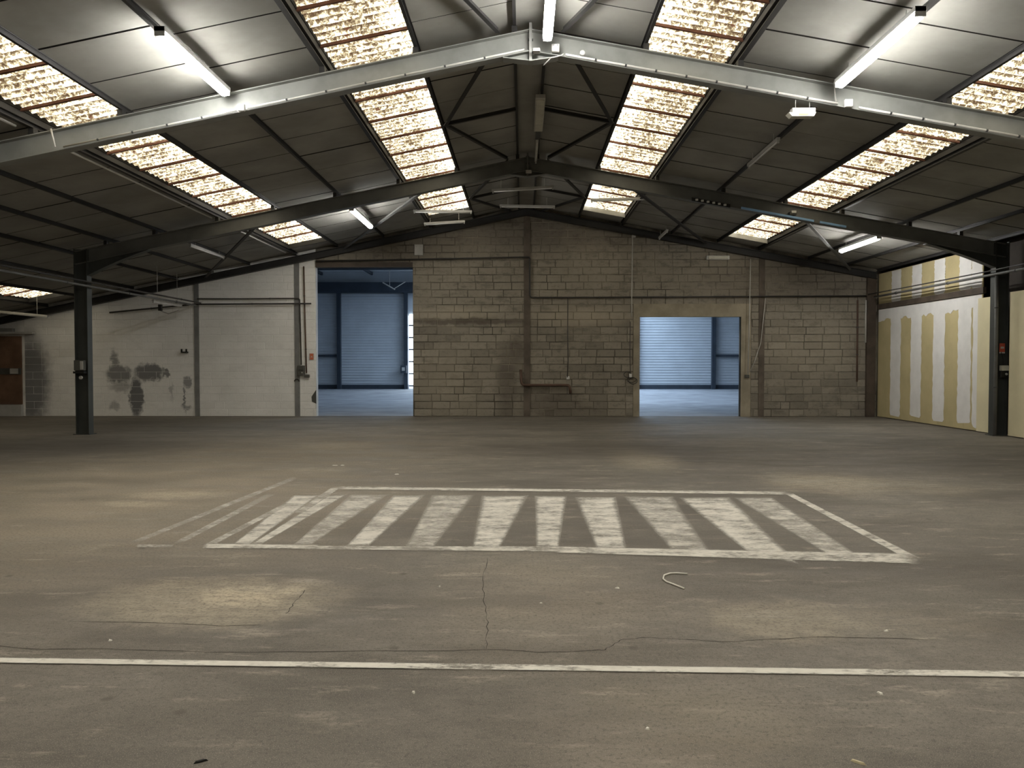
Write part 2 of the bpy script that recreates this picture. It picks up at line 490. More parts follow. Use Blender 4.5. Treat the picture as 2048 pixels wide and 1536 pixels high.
def paint(quad, mat, z, nu=2, nv=10, name='paint_stripe'):
    """quad: far left, far right, near right, near left"""
    a, b, c, d = [Vector((x, y, z)) for x, y in quad]
    vs, fs, uvs = [], [], []
    for j in range(nv + 1):
        t = j / nv
        l, r = a.lerp(d, t), b.lerp(c, t)
        for i in range(nu + 1):
            vs.append(tuple(l.lerp(r, i / nu))); uvs.append((i / nu, t))
    for j in range(nv):
        for i in range(nu):
            k = j * (nu + 1) + i
            fs.append((k, k + nu + 1, k + nu + 2, k + 1))
    me = bpy.data.meshes.new(name)
    me.from_pydata(vs, [], fs)
    lay = me.uv_layers.new(name='UVMap')
    for lp in me.loops:
        lay.data[lp.index].uv = uvs[lp.vertex_index]
    me.materials.append(M[mat])
    return put(name, me, fl)

STRIPES = [
    ([(-2.619, 8.748), (-2.322, 8.752), (-2.260, 6.281), (-2.409, 6.278)], 'paint'),
    ([(-2.219, 8.754), (-2.011, 8.824), (-2.174, 6.282), (-2.262, 6.281)], 'paint'),
    ([(-2.569, 8.182), (-2.470, 8.183), (-2.555, 6.311), (-2.648, 6.310)], 'paint_worn'),
    ([(-3.057, 10.193), (-2.937, 10.059), (-3.227, 6.320), (-3.318, 6.337)], 'paint_faint'),
    ([(-2.960, 8.811), (-2.839, 8.813), (-2.845, 6.325), (-2.931, 6.324)], 'paint_faint'),
    ([(-1.986, 8.791), (-1.526, 8.797), (-1.757, 6.288), (-1.905, 6.286)], 'paint_worn'),
    ([(-1.486, 8.764), (-1.108, 8.769), (-1.263, 6.242), (-1.455, 6.240)], 'paint'),
    ([(-1.050, 8.770), (-0.541, 8.777), (-0.723, 6.233), (-0.966, 6.230)], 'paint_worn'),
    ([(-0.480, 8.745), (0.076, 8.752), (-0.182, 6.190), (-0.416, 6.187)], 'paint'),
    ([(0.130, 8.720), (0.513, 8.725), (0.297, 6.230), (0.106, 6.228)], 'paint'),
    ([(0.574, 8.660), (1.062, 8.667), (0.847, 6.187), (0.593, 6.184)], 'paint'),
    ([(1.126, 8.701), (1.706, 8.708), (1.501, 6.098), (1.192, 6.159)], 'paint_worn'),
    ([(1.730, 8.644), (2.334, 8.652), (2.075, 5.726), (1.783, 6.038)], 'paint'),
    ([(2.348, 8.652), (2.812, 8.659), (2.630, 6.018), (2.391, 6.015)], 'paint_worn'),
    ([(3.019, 8.964), (3.129, 8.965), (3.070, 5.902), (2.944, 5.961)], 'paint'),
    ([(-2.322, 9.326), (-2.194, 9.214), (-2.208, 7.636), (-2.308, 7.635)], 'paint_worn'),
]
for i, (q, m) in enumerate(STRIPES):
    paint(q, m, 0.0015 + 0.0002 * i)
LINES = [   # long thin lines, given as near edge left-right and far edge
    ([(-2.666, 6.350), (-1.671, 6.309), (-1.644, 6.166), (-2.608, 6.170)], 'paint', 0.0052),
    ([(-1.862, 6.278), (0.428, 6.286), (0.418, 6.095), (-1.839, 6.150)], 'paint_worn', 0.0054),
    ([(0.228, 6.290), (3.125, 6.086), (2.986, 5.752), (0.215, 6.068)], 'paint', 0.0056),
    ([(-3.203, 6.313), (-2.885, 6.299), (-2.845, 6.193), (-3.151, 6.189)], 'paint_faint', 0.0058),
    ([(-2.302, 9.350), (0.623, 9.173), (0.613, 8.970), (-2.256, 9.110)], 'paint', 0.0060),
    ([(0.423, 9.185), (3.121, 9.030), (3.061, 8.797), (0.413, 8.980)], 'paint', 0.0062),
]
for q, m, z in LINES:
    a, b, c, d = q
    paint([d, a, b, c], m, z, 2, 16)
paint([(-3.44, 3.793), (-3.50, 3.866), (3.14, 3.736), (3.09, 3.652)], 'paint_line', 0.0064, 2, 40)

def crack(pts, w=0.012):
    vs, fs = [], []
    dense = []
    for a, b in zip(pts, pts[1:]):
        for k in range(6):
            t = k / 6
            dense.append((a[0] + (b[0] - a[0]) * t, a[1] + (b[1] - a[1]) * t))
    dense.append(pts[-1])
    n = len(dense)
    for i, (x, y) in enumerate(dense):
        a, b = dense[max(i - 1, 0)], dense[min(i + 1, n - 1)]
        d = Vector((b[0] - a[0], b[1] - a[1])).normalized()
        nx, ny = -d.y, d.x
        j = random.uniform(-0.007, 0.007)
        ww = w * random.uniform(0.2, 1.0) * (0.4 if i in (0, n - 1) else 1)
        vs.append((x + nx * (j + ww / 2), y + ny * (j + ww / 2), 0.0010))
        vs.append((x + nx * (j - ww / 2), y + ny * (j - ww / 2), 0.0010))
    for i in range(n - 1):
        fs.append((2 * i, 2 * i + 1, 2 * i + 3, 2 * i + 2))
    mb = MB(); mb.v, mb.f = vs, fs
    return mb.build('crack', 'crack', fl)
crack([(-2.983, 4.077), (-2.594, 3.981), (-2.090, 3.981), (-1.548, 3.946), (-0.901, 3.969), (-0.119, 4.001), (0.116, 3.969),
       (0.327, 4.000), (0.432, 4.009), (0.529, 4.156), (0.699, 4.197), (0.886, 4.177), (1.065, 4.134), (1.607, 4.218),
       (1.902, 4.206), (2.269, 4.181)], 0.009)
crack([(-0.273, 5.931), (-0.279, 5.308), (-0.246, 4.855), (-0.204, 4.430), (-0.193, 4.014)], 0.006)
crack([(-2.637, 4.413), (-2.313, 4.409), (-1.920, 4.380), (-1.705, 4.349), (-1.510, 4.369)], 0.008)
crack([(-1.445, 5.055), (-1.432, 4.788), (-1.420, 4.565)], 0.007)

# ---- roof: panels, purlins, braces, backing
ceil = empty('ceiling', (0, 0, 0), 'pitched dark ceiling of grey boards between steel purlins', 'ceiling', kind='structure')
GAPS = [  # (side, u0, u1): panel bays measured from the ridge
    (1, 0.20, 1.48), (1, 2.76, 4.10), (1, 4.10, 5.38), (1, 6.62, 7.98), (1, 7.98, 9.04), (1, 9.04, 10.02),
    (-1, 0.20, 1.48), (-1, 2.76, 4.06), (-1, 4.06, 5.38), (-1, 6.62, 7.90), (-1, 7.90, 8.94), (-1, 8.94, 9.98),
    (-1, 9.98, 11.25), (-1, 11.25, 12.55), (-1, 13.75, 15.2), (-1, 15.2, 16.75)]
STRIPS = [(-1, 1.54, 2.66), (-1, 5.42, 6.50), (1, 1.54, 2.66), (1, 5.44, 6.52), (-1, 12.62, 13.68)]
SKY_END = 21.05
near_bulk = MB()
for gi, (s, u0, u1) in enumerate(GAPS):
    x0, x1 = XR + s * u0, XR + s * u1
    y = 7.6 + random.uniform(-0.4, 0.1)
    near_bulk.roofbox(x0, x1, YBACK, y - 0.02, 0.0, 0.04)
    while y < YW - 0.1:
        y1 = min(y + random.uniform(0.97, 1.03), YW - 0.02)
        if YW - y1 < 0.35:
            y1 = YW - 0.02
        dz = random.uniform(-0.006, 0.004)
        MB().roofbox(x0 + s * 0.012, x1 - s * 0.012, y + 0.013, y1 - 0.013, dz, 0.04 + dz).panel()
        y = y1
nb = near_bulk.build('roof_panel', 'panel', ceil)
nb['kind'] = 'stuff'
# panel between the end of each skylight and the end wall
for s, u0, u1 in STRIPS:
    MB().roofbox(XR + s * u0, XR + s * u1, SKY_END + 0.06, YW - 0.02, 0.0, 0.04).panel()
# ridge board
MB().hexa([(XR - 0.2, 7.5, ZR - 0.045), (XR + 0.2, 7.5, ZR - 0.045), (XR + 0.2, YW, ZR - 0.045), (XR - 0.2, YW, ZR - 0.045),
           (XR - 0.2, 7.5, ZR + 0.03), (XR + 0.2, 7.5, ZR + 0.03), (XR + 0.2, YW, ZR + 0.03), (XR - 0.2, YW, ZR + 0.03)]).build('ridge_board', 'panel', ceil)
MB().box(XR - 0.2, XR + 0.2, YBACK, 7.49, ZR - 0.045, ZR + 0.03).build('ridge_board', 'panel', ceil)
# dark roof deck above the boards (open only over the skylights)
deck = MB()
def deck_run(s, ua, ub):
    deck.roofbox(XR + s * ua, XR + s * ub, YBACK, YW + 0.2, 0.055, 0.10)
for s, cuts in ((1, [(1.54, 2.66), (5.44, 6.52)]), (-1, [(1.54, 2.66), (5.42, 6.50), (12.62, 13.68)])):
    a = 0.0
    for c0, c1 in cuts:
        deck_run(s, a, c0); a = c1
    deck_run(s, a, 10.75 if s > 0 else 16.8)
for s, u0, u1 in STRIPS:
    deck.roofbox(XR + s * u0, XR + s * u1, SKY_END + 0.05, YW + 0.2, 0.055, 0.10)
deck.build('roof_deck', 'backing', ceil)
# purlins
PURLINS = [(1, 0.21), (1, 1.50), (1, 2.72), (1, 4.10), (1, 5.40), (1, 6.58), (1, 7.98), (1, 9.04), (1, 9.92),
           (-1, 0.21), (-1, 1.50), (-1, 2.72), (-1, 4.06), (-1, 5.38), (-1, 6.56), (-1, 7.90), (-1, 8.94), (-1, 9.98),
           (-1, 11.25), (-1, 12.56), (-1, 13.74), (-1, 15.2)]
for s, u in PURLINS:
    w = 0.042 if u not in (2.72, 6.58, 6.56, 9.98, 9.92) else 0.07
    x = XR + s * u
    z = zr(x)
    mb = MB()
    t = 0.012
    mb.box(x - w / 2, x + w / 2, YBACK, YW - 0.02, z - 0.070, z - 0.070 + t)      # lower flange of the channel
    mb.box(x - t / 2, x + t / 2, YBACK, YW - 0.02, z - 0.070 + t, z + 0.02)       # web
    mb.box(x - w / 2, x + w / 2, YBACK, YW - 0.02, z - 0.012, z + 0.0)
    mb.build('purlin', 'purlin', ceil)
# upstands beside the skylights
for s, u0, u1 in STRIPS:
    for u in (u0 - 0.03, u1 + 0.03):
        x = XR + s * u
        z = zr(x)
        MB().box(x - 0.02, x + 0.02, YBACK, SKY_END + 0.05, z - 0.02, z + 0.13).build('upstand', 'purlin', ceil)

def brace(a, b, w=0.06, mat='purlin'):
    # an L angle: two thin flats
    mb = MB()
    mb.bar(a, b, w, 0.008)
    a2, b2 = Vector(a) + Vector((0, 0, 0.03)), Vector(b) + Vector((0, 0, 0.03))
    mb.bar(a2, b2, 0.008, 0.06)
    return mb.build('brace', mat, ceil)
for y0, y1 in ((3.7, YA), (YA, YB), (YB, YW - 0.1)):
    ym = (y0 + y1) / 2
    for s in (-1, 1):
        xa, xb = XR + s * 0.42, XR + s * 1.42
        za, zb = zr(xa) - 0.14, zr(xb) - 0.15
        brace((xa, y0 + 0.1, za), (xb, ym, zb))
        brace((xb, ym, zb), (xa, y1 - 0.1, za))
        xc = XR + s * 0.22
        brace((xb, ym, zb), (xc, ym, zr(xc) - 0.14), 0.05)
def zb_(x, o=-0.30):
    return zr(x) + o
for xa, xb, m in ((-5.45, -9.0, 'purlin'), (-1.75, -5.05, 'midsteel'), (2.0, 5.15, 'purlin'), (5.75, 9.2, 'midsteel')):
    brace((xa, YB + 0.1, zb_(xa, -0.22)), (xb, YW - 0.2, zb_(xb, -0.20)), 0.07, m)

# ---- skylights
def skylight(name, s, u0, u1, label):
    w = empty(name, (XR + s * (u0 + u1) / 2, 14.0, zr(XR + s * (u0 + u1) / 2)), label, 'skylight', kind='structure')
    P, A = 0.177, 0.030
    per_wave = 8
    xs0, xs1 = XR + s * (u0 - 0.02), XR + s * (u1 + 0.02)
    def sheet(ya, yb):
        n = max(2, int((yb - ya) / P * per_wave))
        vs, fs, uv = [], [], []
        for i in range(n + 1):
            y = ya + (yb - ya) * i / n
            dz = A * math.sin(2 * math.pi * y / P)
            for k in range(3):
                x = xs0 + (xs1 - xs0) * k / 2
                vs.append((x, y, zr(x) + 0.115 + dz)); uv.append((k / 2, y))
        for i in range(n):
            for k in range(2):
                b = i * 3 + k
                fs.append((b, b + 1, b + 4, b + 3))
        me = bpy.data.meshes.new('corrugated_sheet')
        me.from_pydata(vs, [], fs)
        lay = me.uv_layers.new(name='UVMap')
        for lp in me.loops:
            lay.data[lp.index].uv = uv[lp.vertex_index]
        for p in me.polygons:
            p.use_smooth = True
        me.materials.append(M['sky'])
        return put('corrugated_sheet', me, w)
    y = SKY_END
    while y > 6.5:
        y2 = y - 1.02
        sheet(y2, y)
        MB().roofbox(xs0, xs1, y2 - 0.02, y2 + 0.02, 0.045, 0.08).build('batten', 'rust', w)
        y = y2
    sheet(YBACK, y)
    b = MB().roofbox(xs0, xs1, SKY_END, SKY_END + 0.06, -0.03, 0.10).build('end_closer', 'offwhite' if s > 0 else 'purlin', w)
    return w
skylight('window_1', *STRIPS[0], 'grimy corrugated skylight strip just left of the ridge')
skylight('window_2', *STRIPS[1], 'grimy corrugated skylight strip low on the left slope, with a white conduit beside it')
skylight('window_3', *STRIPS[2], 'grimy corrugated skylight strip just right of the ridge')
skylight('window_4', *STRIPS[3], 'grimy corrugated skylight strip low on the right slope')
skylight('window_5', *STRIPS[4], 'small pinkish skylight strip over the dark aisle beyond the left column')

# ---- end wall of blocks
def unit_block(seed):
    r = random.Random(seed)
    c = 0.10
    j = lambda a: r.uniform(-a, a)
    # front face inset a little (chamfered arris), sides straight
    f = [(-.5 + .015 + j(.006), 0, -.5 + .04 + j(.02)), (.5 - .015 + j(.006), 0, -.5 + .04 + j(.02)),
         (.5 - .015 + j(.006), 0, .5 - .04 + j(.02)), (-.5 + .015 + j(.006), 0, .5 - .04 + j(.02))]
    k = [(-.5, .25, -.5), (.5, .25, -.5), (.5, .25, .5), (-.5, .25, .5)]
    b = [(-.5, 1, -.5), (.5, 1, -.5), (.5, 1, .5), (-.5, 1, .5)]
    m = MB()
    m.v = f + k + b
    m.f = [(0, 1, 2, 3)] + [(i, i + 4, (i + 1) % 4 + 4, (i + 1) % 4) for i in range(4)] + \
          [(i + 4, i + 8, (i + 1) % 4 + 8, (i + 1) % 4 + 4) for i in range(4)]
    m.f = [tuple(reversed(q)) for q in m.f]
    m.f = [tuple(reversed(q)) for q in m.f]
    return m

def block_wall(parent, x0, x1, y, zmax_off, holes, mat, seed, depth_jit=0.007, joint=0.016, row=0.2125, length=0.512, limit=290, deep=0.05):
    r = random.Random(seed)
    meshes = [unit_block(seed + k).mesh('block', mat) for k in range(5)]
    bulk = MB()
    cells = []
    nrow = int(ZR / row) + 1
    for i in range(nrow):
        za, zb = i * row, (i + 1) * row
        x = x0 - (0.256 if i % 2 else 0.0) - r.uniform(0, 0.03)
        cuts = []
        while x < x1:
            L = length * r.choice((1, 1, 1, 1, 1, 0.8, 0.5))
            cuts.append((max(x, x0), min(x + L, x1))); x += L
        for a, b in cuts:
            segs = [(a, b)]
            for hx0, hx1, hz0, hz1 in holes:
                if za + row * 0.5 > hz0 and za + row * 0.5 < hz1:
                    out = []
                    for p, q in segs:
                        if q <= hx0 or p >= hx1:
                            out.append((p, q)); continue
                        if p < hx0: out.append((p, hx0))
                        if q > hx1: out.append((hx1, q))
                    segs = out
            for p, q in segs:
                if q - p < 0.06:
                    continue
                if zb > min(zr(p), zr(q)) + zmax_off:
                    continue
                cells.append((p, q, za, zb))
    for n, (p, q, za, zb) in enumerate(cells):
        yy = y + r.uniform(-depth_jit, depth_jit)
        sx, sz = q - p - joint, zb - za - joint * r.uniform(0.7, 1.3)
        if n < limit:
            o = bpy.data.objects.new('block', meshes[n % 5])
            COL.objects.link(o)
            o.parent = parent
            o.location = ((p + q) / 2, yy, (za + zb) / 2)
            o.scale = (sx, deep, sz)
        else:
            src = meshes[n % 5]
            b = len(bulk.v)
            for v in src.vertices:
                bulk.v.append(((p + q) / 2 + v.co.x * sx, yy + v.co.y * deep, (za + zb) / 2 + v.co.z * sz))
            for f in src.polygons:
                bulk.f.append(tuple(b + i for i in f.vertices))
    if bulk.v:
        o = bulk.build('block', mat, parent)
        o['kind'] = 'stuff'

def wall_mesh(x0, x1, holes, y0, y1, mat, name, extra=0.05):
    xs = sorted({x0, x1, *([XR] if x0 < XR < x1 else []), *[h[0] for h in holes], *[h[1] for h in holes]})
    xs = [x for x in xs if x0 <= x <= x1]
    mb = MB()
    for a, b in zip(xs, xs[1:]):
        zlo = 0.0
        for h in holes:
            if a >= h[0] - 1e-6 and b <= h[1] + 1e-6:
                zlo = h[3]
        e = 1e-4
        mb.prism_y([(a, zlo), (b, zlo), (b, zr(b - e) + extra), (a, zr(a + e) + extra)], y0, y1)
    return mb.build(name, mat)

DOOR_L = (-5.92, -3.14, 0.0, 4.26)
DOOR_R = (3.33, 6.20, 0.0, 2.84)
wb = wall_mesh(-5.92, XRW, [DOOR_L, DOOR_R], YW + 0.014, YW + 0.2, 'mortar', 'wall_back')
tag(wb, 'bare brown concrete block end wall with two open doorways', 'wall', kind='structure')
block_wall(wb, -5.92, XRW - 0.02, YW, -0.02, [DOOR_L, (3.15, 6.48, 0.0, 3.22)], 'block', 11)
# concrete lintel and jambs of the right doorway
MB().box(3.15, 6.48, YW - 0.008, YW + 0.1, 2.84, 3.21).build('lintel', 'concrete', wb)
MB().box(3.15, 3.33, YW - 0.006, YW + 0.1, 0.0, 2.84).build('jamb', 'concrete', wb)
MB().box(6.20, 6.48, YW - 0.004, YW + 0.1, 0.0, 2.84).build('jamb', 'concrete', wb)
MB().box(-5.92, -3.14, YW - 0.03, YW + 0.16, 4.26, 4.40).build('lintel', 'brownsteel', wb)
# steel posts in the wall
for nm, xa, xb, m, dy in (('post', 0.03, 0.21, 'postbrown', 0.03), ('post', 6.70, 6.86, 'postbrown', 0.02), ('post', 9.72, 9.96, 'brownsteel', 0.10)):
    xm = (xa + xb) / 2
    MB().box(xa, xb, YW - dy, YW + 0.05, 0.0, zr(xm) - 0.20).build(nm, m, wb)

ww = wall_mesh(XL, -5.92, [], YW + 0.006, YW + 0.2, 'mortar_white', 'wall_back_left')
tag(ww, 'white painted block end wall with dark grey paint splotches, left of the tall doorway', 'wall', kind='structure')
block_wall(ww, -14.35, -5.93, YW, -0.02, [], 'block_white', 29, 0.003, 0.008, deep=0.016)
for x, w_ in ((-9.35, 0.13), (-6.46, 0.14)):
    MB().box(x - w_ / 2, x + w_ / 2, YW - 0.03, YW + 0.05, 0.0, zr(x) - 0.20).build('post', 'post', ww)
# broken corner with dark cavity at the foot of the doorway
MB().prism_y([(-6.05, 0.42), (-5.925, 0.36), (-5.925, 0.76), (-5.98, 0.68), (-6.06, 0.56)], YW - 0.010, YW + 0.03).build('broken_corner', 'greybox', ww)

# side walls, back wall behind the camera, dark cladding above the boards
wl = MB().box(XL - 0.2, XL, YBACK, YW + 0.2, 0, 2.75).build('wall_left', 'redbrown')
tag(wl, 'dark side wall of the low aisle at far left', 'wall', kind='structure')
wn = MB().prism_y([(XL - 0.2, 0), (XRW + 0.6, 0), (XRW + 0.6, zr(XRW + 0.6) + 0.05), (XR, ZR + 0.05), (XL - 0.2, zr(XL - 0.2) + 0.05)], YBACK - 0.2, YBACK).build('wall_front', 'mortar')
tag(wn, 'brown end wall behind the camera', 'wall', kind='structure')
wr = MB().box(XRW + 0.32, XRW + 0.5, YBACK, YW + 0.2, 0, zr(XRW + 0.4) + 0.06).build('wall_right', 'darkboard')
tag(wr, 'dark brown side wall behind the plasterboard lining', 'wall', kind='structure')

# ---- plasterboard lining on the right
lining = empty('wall_right_lining', (XRW, 19.5, 0), 'tan plasterboard lining with broad white filled joints, at the right of the end wall', 'wall', kind='structure')
JOINTS = [21.97, 20.94, 19.86, 18.78, 17.70, 17.02]
for a, b in zip(JOINTS[1:], JOINTS):
    MB().box(XRW, XRW + 0.018, a + 0.003, b - 0.003, 0.02, 3.03).build('plasterboard', 'board', lining)
    MB().box(XRW, XRW + 0.018, a + 0.003, b - 0.003, 3.19, zr(XRW) - 0.13).build('plasterboard', 'board', lining)
MB().box(XRW - 0.04, XRW + 0.03, 16.95, 21.95, 3.04, 3.18).build('rail', 'brownsteel', lining)
def ragged(yc, w, z0, z1, rag0=0.06, rag1=0.0, seed=0):
    r = random.Random(seed)
    n = 26
    L, R_ = [], []
    for i in range(n + 1):
        t = i / n
        z = z0 + (z1 - z0) * t
        L.append((yc - w / 2 + r.uniform(-0.018, 0.018), z)); R_.append((yc + w / 2 + r.uniform(-0.018, 0.018), z))
    L[0] = (L[0][0] + 0.05, L[0][1] + rag0 * r.random()); R_[0] = (R_[0][0] - 0.05, R_[0][1] + rag0 * r.random())
    b = MB()
    vs = []
    for (a, za), (c, zc) in zip(L, R_):
        vs += [(XRW - 0.004, a, za), (XRW - 0.004, c, zc)]
    b.v = vs
    b.f = [(2 * i, 2 * i + 2, 2 * i + 3, 2 * i + 1) for i in range(n)]
    # give the filler its thickness
    k = len(b.v)
    b.v += [(XRW + 0.004, y, z) for x, y, z in vs]
    b.f += [(2 * i, 2 * i + k, 2 * i + 2 + k, 2 * i + 2) for i in range(n)]
    b.f += [(2 * i + 1, 2 * i + 3, 2 * i + 3 + k, 2 * i + 1 + k) for i in range(n)]
    return b
for i, (yc, w) in enumerate(((20.94, 0.56), (19.86, 0.52), (18.78, 0.52), (17.70, 0.52))):
    ragged(yc, w, 0.06 + 0.03 * (i % 2), 2.80, 0.08, 0, 40 + i).build('joint_filler', 'compound', lining)
    ragged(yc, w * 0.92, 3.19, zr(XRW) - 0.14, 0, 0, 60 + i).build('joint_filler', 'compound', lining)
ragged(17.27, 0.20, 0.05, 2.90, 0.05, 0, 91).build('joint_filler', 'compound', lining)
ragged(17.25, 0.40, 3.19, zr(XRW) - 0.14, 0, 0, 92).build('joint_filler', 'compound', lining)
r_ = random.Random(5)
band = MB()
ys = [17.05 + (21.95 - 17.05) * i / 44 for i in range(45)]
for i, y in enumerate(ys):
    band.v += [(XRW - 0.006, y, 2.72 + r_.uniform(-0.05, 0.05)), (XRW - 0.006, y, 3.03)]
band.f = [(2 * i, 2 * i + 1, 2 * i + 3, 2 * i + 2) for i in range(44)]
k = len(band.v)
band.v += [(XRW + 0.003, y, z) for x, y, z in band.v]
band.f += [(2 * i, 2 * i + 2, 2 * i + 2 + k, 2 * i + k) for i in range(44)]
band.build('joint_filler', 'compound', lining)
MB().box(XRW - 0.045, XRW - 0.02, 16.60, 17.12, 0.02, 2.94).build('offcut_board', 'board_pale', lining)
lining2 = empty('wall_right_lining', (XRW, 12.0, 0), 'pale plasterboard lining at the right edge, nearer than the dark column', 'wall', kind='structure')
y = 16.05
while y > YBACK + 0.3:
    y2 = max(y - 1.2, YBACK)
    MB().box(XRW - 0.02, XRW + 0.018, y2 + 0.003, y - 0.003, 0.02, 2.98).build('plasterboard', 'board_pale', lining2)
    y = y2

# ================================================================== STEEL FRAMES
def portal(yc, label, mat, colmat, with_cols=True):
    fr = empty('portal_frame', (XR, yc, 0), label, 'steel frame')
    TOP, BOT = -0.165, -0.45
    FW, FT = 0.16, 0.014
    xl, xr = (-9.5, 10.05)
    for s, xe in ((-1, xl), (1, xr)):
        mb = MB()
        x0 = XR + s * 0.012
        mb.roofbox(x0, xe, yc - FW / 2, yc + FW / 2, BOT, BOT + FT)
        mb.roofbox(x0, xe, yc - 0.005, yc + 0.005, BOT + FT, TOP - FT)
        mb.roofbox(x0, xe, yc - FW / 2, yc + FW / 2, TOP - FT, TOP)
        mb.build('rafter', mat, fr)
        for ps, u in PURLINS:
            if ps == s and abs(u) < 9.6 and not (s < 0 and u > 9.3):
                xc = XR + s * u
                MB().box(xc - 0.035, xc + 0.035, yc - 0.05, yc + 0.05, zr(xc) - 0.165, zr(xc) - 0.071).build('cleat', 'purlin', fr)
        MB().box(XR + s * 0.0, XR + s * 0.018, yc - 0.09, yc + 0.09, ZR - 0.58, ZR - 0.09).build('end_plate', mat, fr) if s > 0 else \
            MB().box(XR - 0.018, XR, yc - 0.09, yc + 0.09, ZR - 0.58, ZR - 0.09).build('end_plate', mat, fr)
        # apex gusset with its sloping flange
        xg = XR + s * 0.36
        zg = zr(xg) + BOT
        MB().prism_y([(XR + s * 0.02, zr(XR) + BOT), (xg, zg), (XR + s * 0.02, ZR - 0.56)], yc - 0.005, yc + 0.005).build('gusset', mat, fr)
        MB().hexa([(XR + s * 0.02, yc - 0.08, ZR - 0.575), (xg, yc - 0.08, zg - 0.012), (xg, yc + 0.08, zg - 0.012), (XR + s * 0.02, yc + 0.08, ZR - 0.575),
                   (XR + s * 0.02, yc - 0.08, ZR - 0.562), (xg, yc - 0.08, zg), (xg, yc + 0.08, zg), (XR + s * 0.02, yc + 0.08, ZR - 0.562)]).build('gusset_flange', mat, fr)
        for zz in (0.16, 0.30, 0.44):
            MB().lathe((XR + s * 0.018, yc - 0.055, ZR - zz), [(0, 0.016), (0.014, 0.016)], (s, 0, 0), 6).build('bolt', 'darksteel', fr)
    # columns: H sections, web across the hall
    for xa, xb, s in ((-9.50, -9.22, -1), (9.84, 10.12, 1)):
        top = min(zr(xa), zr(xb)) - 0.12
        mb = MB()
        mb.box(xa, xa + 0.016, yc - 0.09, yc + 0.09, 0.012, top)
        mb.box(xb - 0.016, xb, yc - 0.09, yc + 0.09, 0.012, top)
        mb.box(xa + 0.016, xb - 0.016, yc - 0.006, yc + 0.006, 0.012, top)
        mb.build('column', colmat, fr)
        MB().box(xa - 0.04, xb + 0.04, yc - 0.13, yc + 0.13, 0.0, 0.014).build('base_plate', colmat, fr)
        # curved haunch
        xi = xb if s < 0 else xa
        xs = xi + (1.30 if s < 0 else -1.42)
        zend = 3.38 if s < 0 else 3.52
        pts = []
        for i in range(9):
            t = i / 8
            x = xs + (xi - xs) * t
            zlin = zr(x) + BOT
            drop = (zr(xi) + BOT - zend)
            pts.append((x, zlin - drop * (0.55 * t + 0.45 * t * t)))
        MB().prism_y(pts + [(xi, zr(xi) + BOT), (xs, zr(xs) + BOT)], yc - 0.006, yc + 0.006).build('haunch', colmat, fr)
        fb = MB()
        for (x0, z0), (x1, z1) in zip(pts, pts[1:]):
            fb.hexa([(x0, yc - 0.08, z0 - 0.013), (x1, yc - 0.08, z1 - 0.013), (x1, yc + 0.08, z1 - 0.013), (x0, yc + 0.08, z0 - 0.013),
                     (x0, yc - 0.08, z0), (x1, yc - 0.08, z1), (x1, yc + 0.08, z1), (x0, yc + 0.08, z0)])
        fb.build('haunch_flange', colmat, fr)
    return fr
portal(YA, 'grey steel portal frame nearest the viewer, carrying a white conduit along its lower flange', 'steel', 'column')
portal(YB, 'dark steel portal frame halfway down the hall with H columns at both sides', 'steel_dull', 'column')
gb = empty('gable_beam', (XR, YW - 0.12, 0), 'dark sloping steel beam along the top of the end wall', 'steel frame')
for s, xe in ((-1, -15.2), (1, 9.95)):
    MB().roofbox(XR, xe, YW - 0.20, YW - 0.03, -0.30, -0.285).roofbox(XR, xe, YW - 0.125, YW - 0.11, -0.285, -0.13).roofbox(XR, xe, YW - 0.20, YW - 0.03, -0.13, -0.115).build('beam', 'purlin', gb)

# ================================================================== LAMPS
def lamp(p, q, label, lit, style='diffuser', hang=0.0, group=None):
    """a batten fitting from p to q: housing, tube or diffuser, end caps, hangers"""
    p, q = Vector(p), Vector(q)
    root = empty('tube_light' , tuple((p + q) / 2), label, 'light', group)
    d = (q - p).normalized()
    up = Vector((0, 0, 1))
    up = (up - d * up.dot(d)).normalized()
    off = up * 0.055
    h = MB()
    if style == 'diffuser':
        h.bar(p + off, q + off, 0.115, 0.05)
        h.build('housing', 'white', root)
        L = (q - p).length
        R_ = 0.060
        prof = [(0.02, R_ * 0.35), (0.035, R_ * 0.8), (0.06, R_), (L - 0.06, R_), (L - 0.035, R_ * 0.8), (L - 0.02, R_ * 0.35)]
        side = d.cross(up).normalized()
        dm = MB()
        K = 12
        for o_, rr in prof:
            for k in range(K + 1):
                a = math.radians(-7 + 194 * k / K)
                dm.v.append(tuple(p + up * 0.014 + d * o_ + side * (rr * math.cos(a)) - up * (rr * math.sin(a))))
        for i in range(len(prof) - 1):
            for k in range(K):
                b0 = i * (K + 1) + k
                dm.f.append((b0, b0 + 1, b0 + K + 2, b0 + K + 1))
        dm.build('diffuser', 'lit' if lit else 'clear', root, True)
        for e, sg in ((p, 1), (q, -1)):
            MB().bar(e + off * 0.5, e + off * 0.5 + d * sg * 0.022, 0.105, 0.10).build('end_cap', 'offwhite', root)
    else:
        h.bar(p + off * 0.6, q + off * 0.6, 0.055, 0.05)
        h.build('housing', 'offwhite', root)
        MB().tube([p + d * 0.05, q - d * 0.05], 0.016, 8).build('tube', 'white', root, True)
        for e, sg in ((p, 1), (q, -1)):
            MB().bar(e + d * sg * 0.01, e + d * sg * 0.04, 0.035, 0.06).build('lamp_holder', 'offwhite', root)
    for t in (0.15, 0.85):
        b = p.lerp(q, t) + off
        zt = zr(b.x) - 0.11
        if zt > b.z + 0.03:
            MB().tube([b, (b.x, b.y, zt)], 0.006, 6).build('hanger', 'conduit', root)
    return root
LIT = 'lit fluorescent fittings'
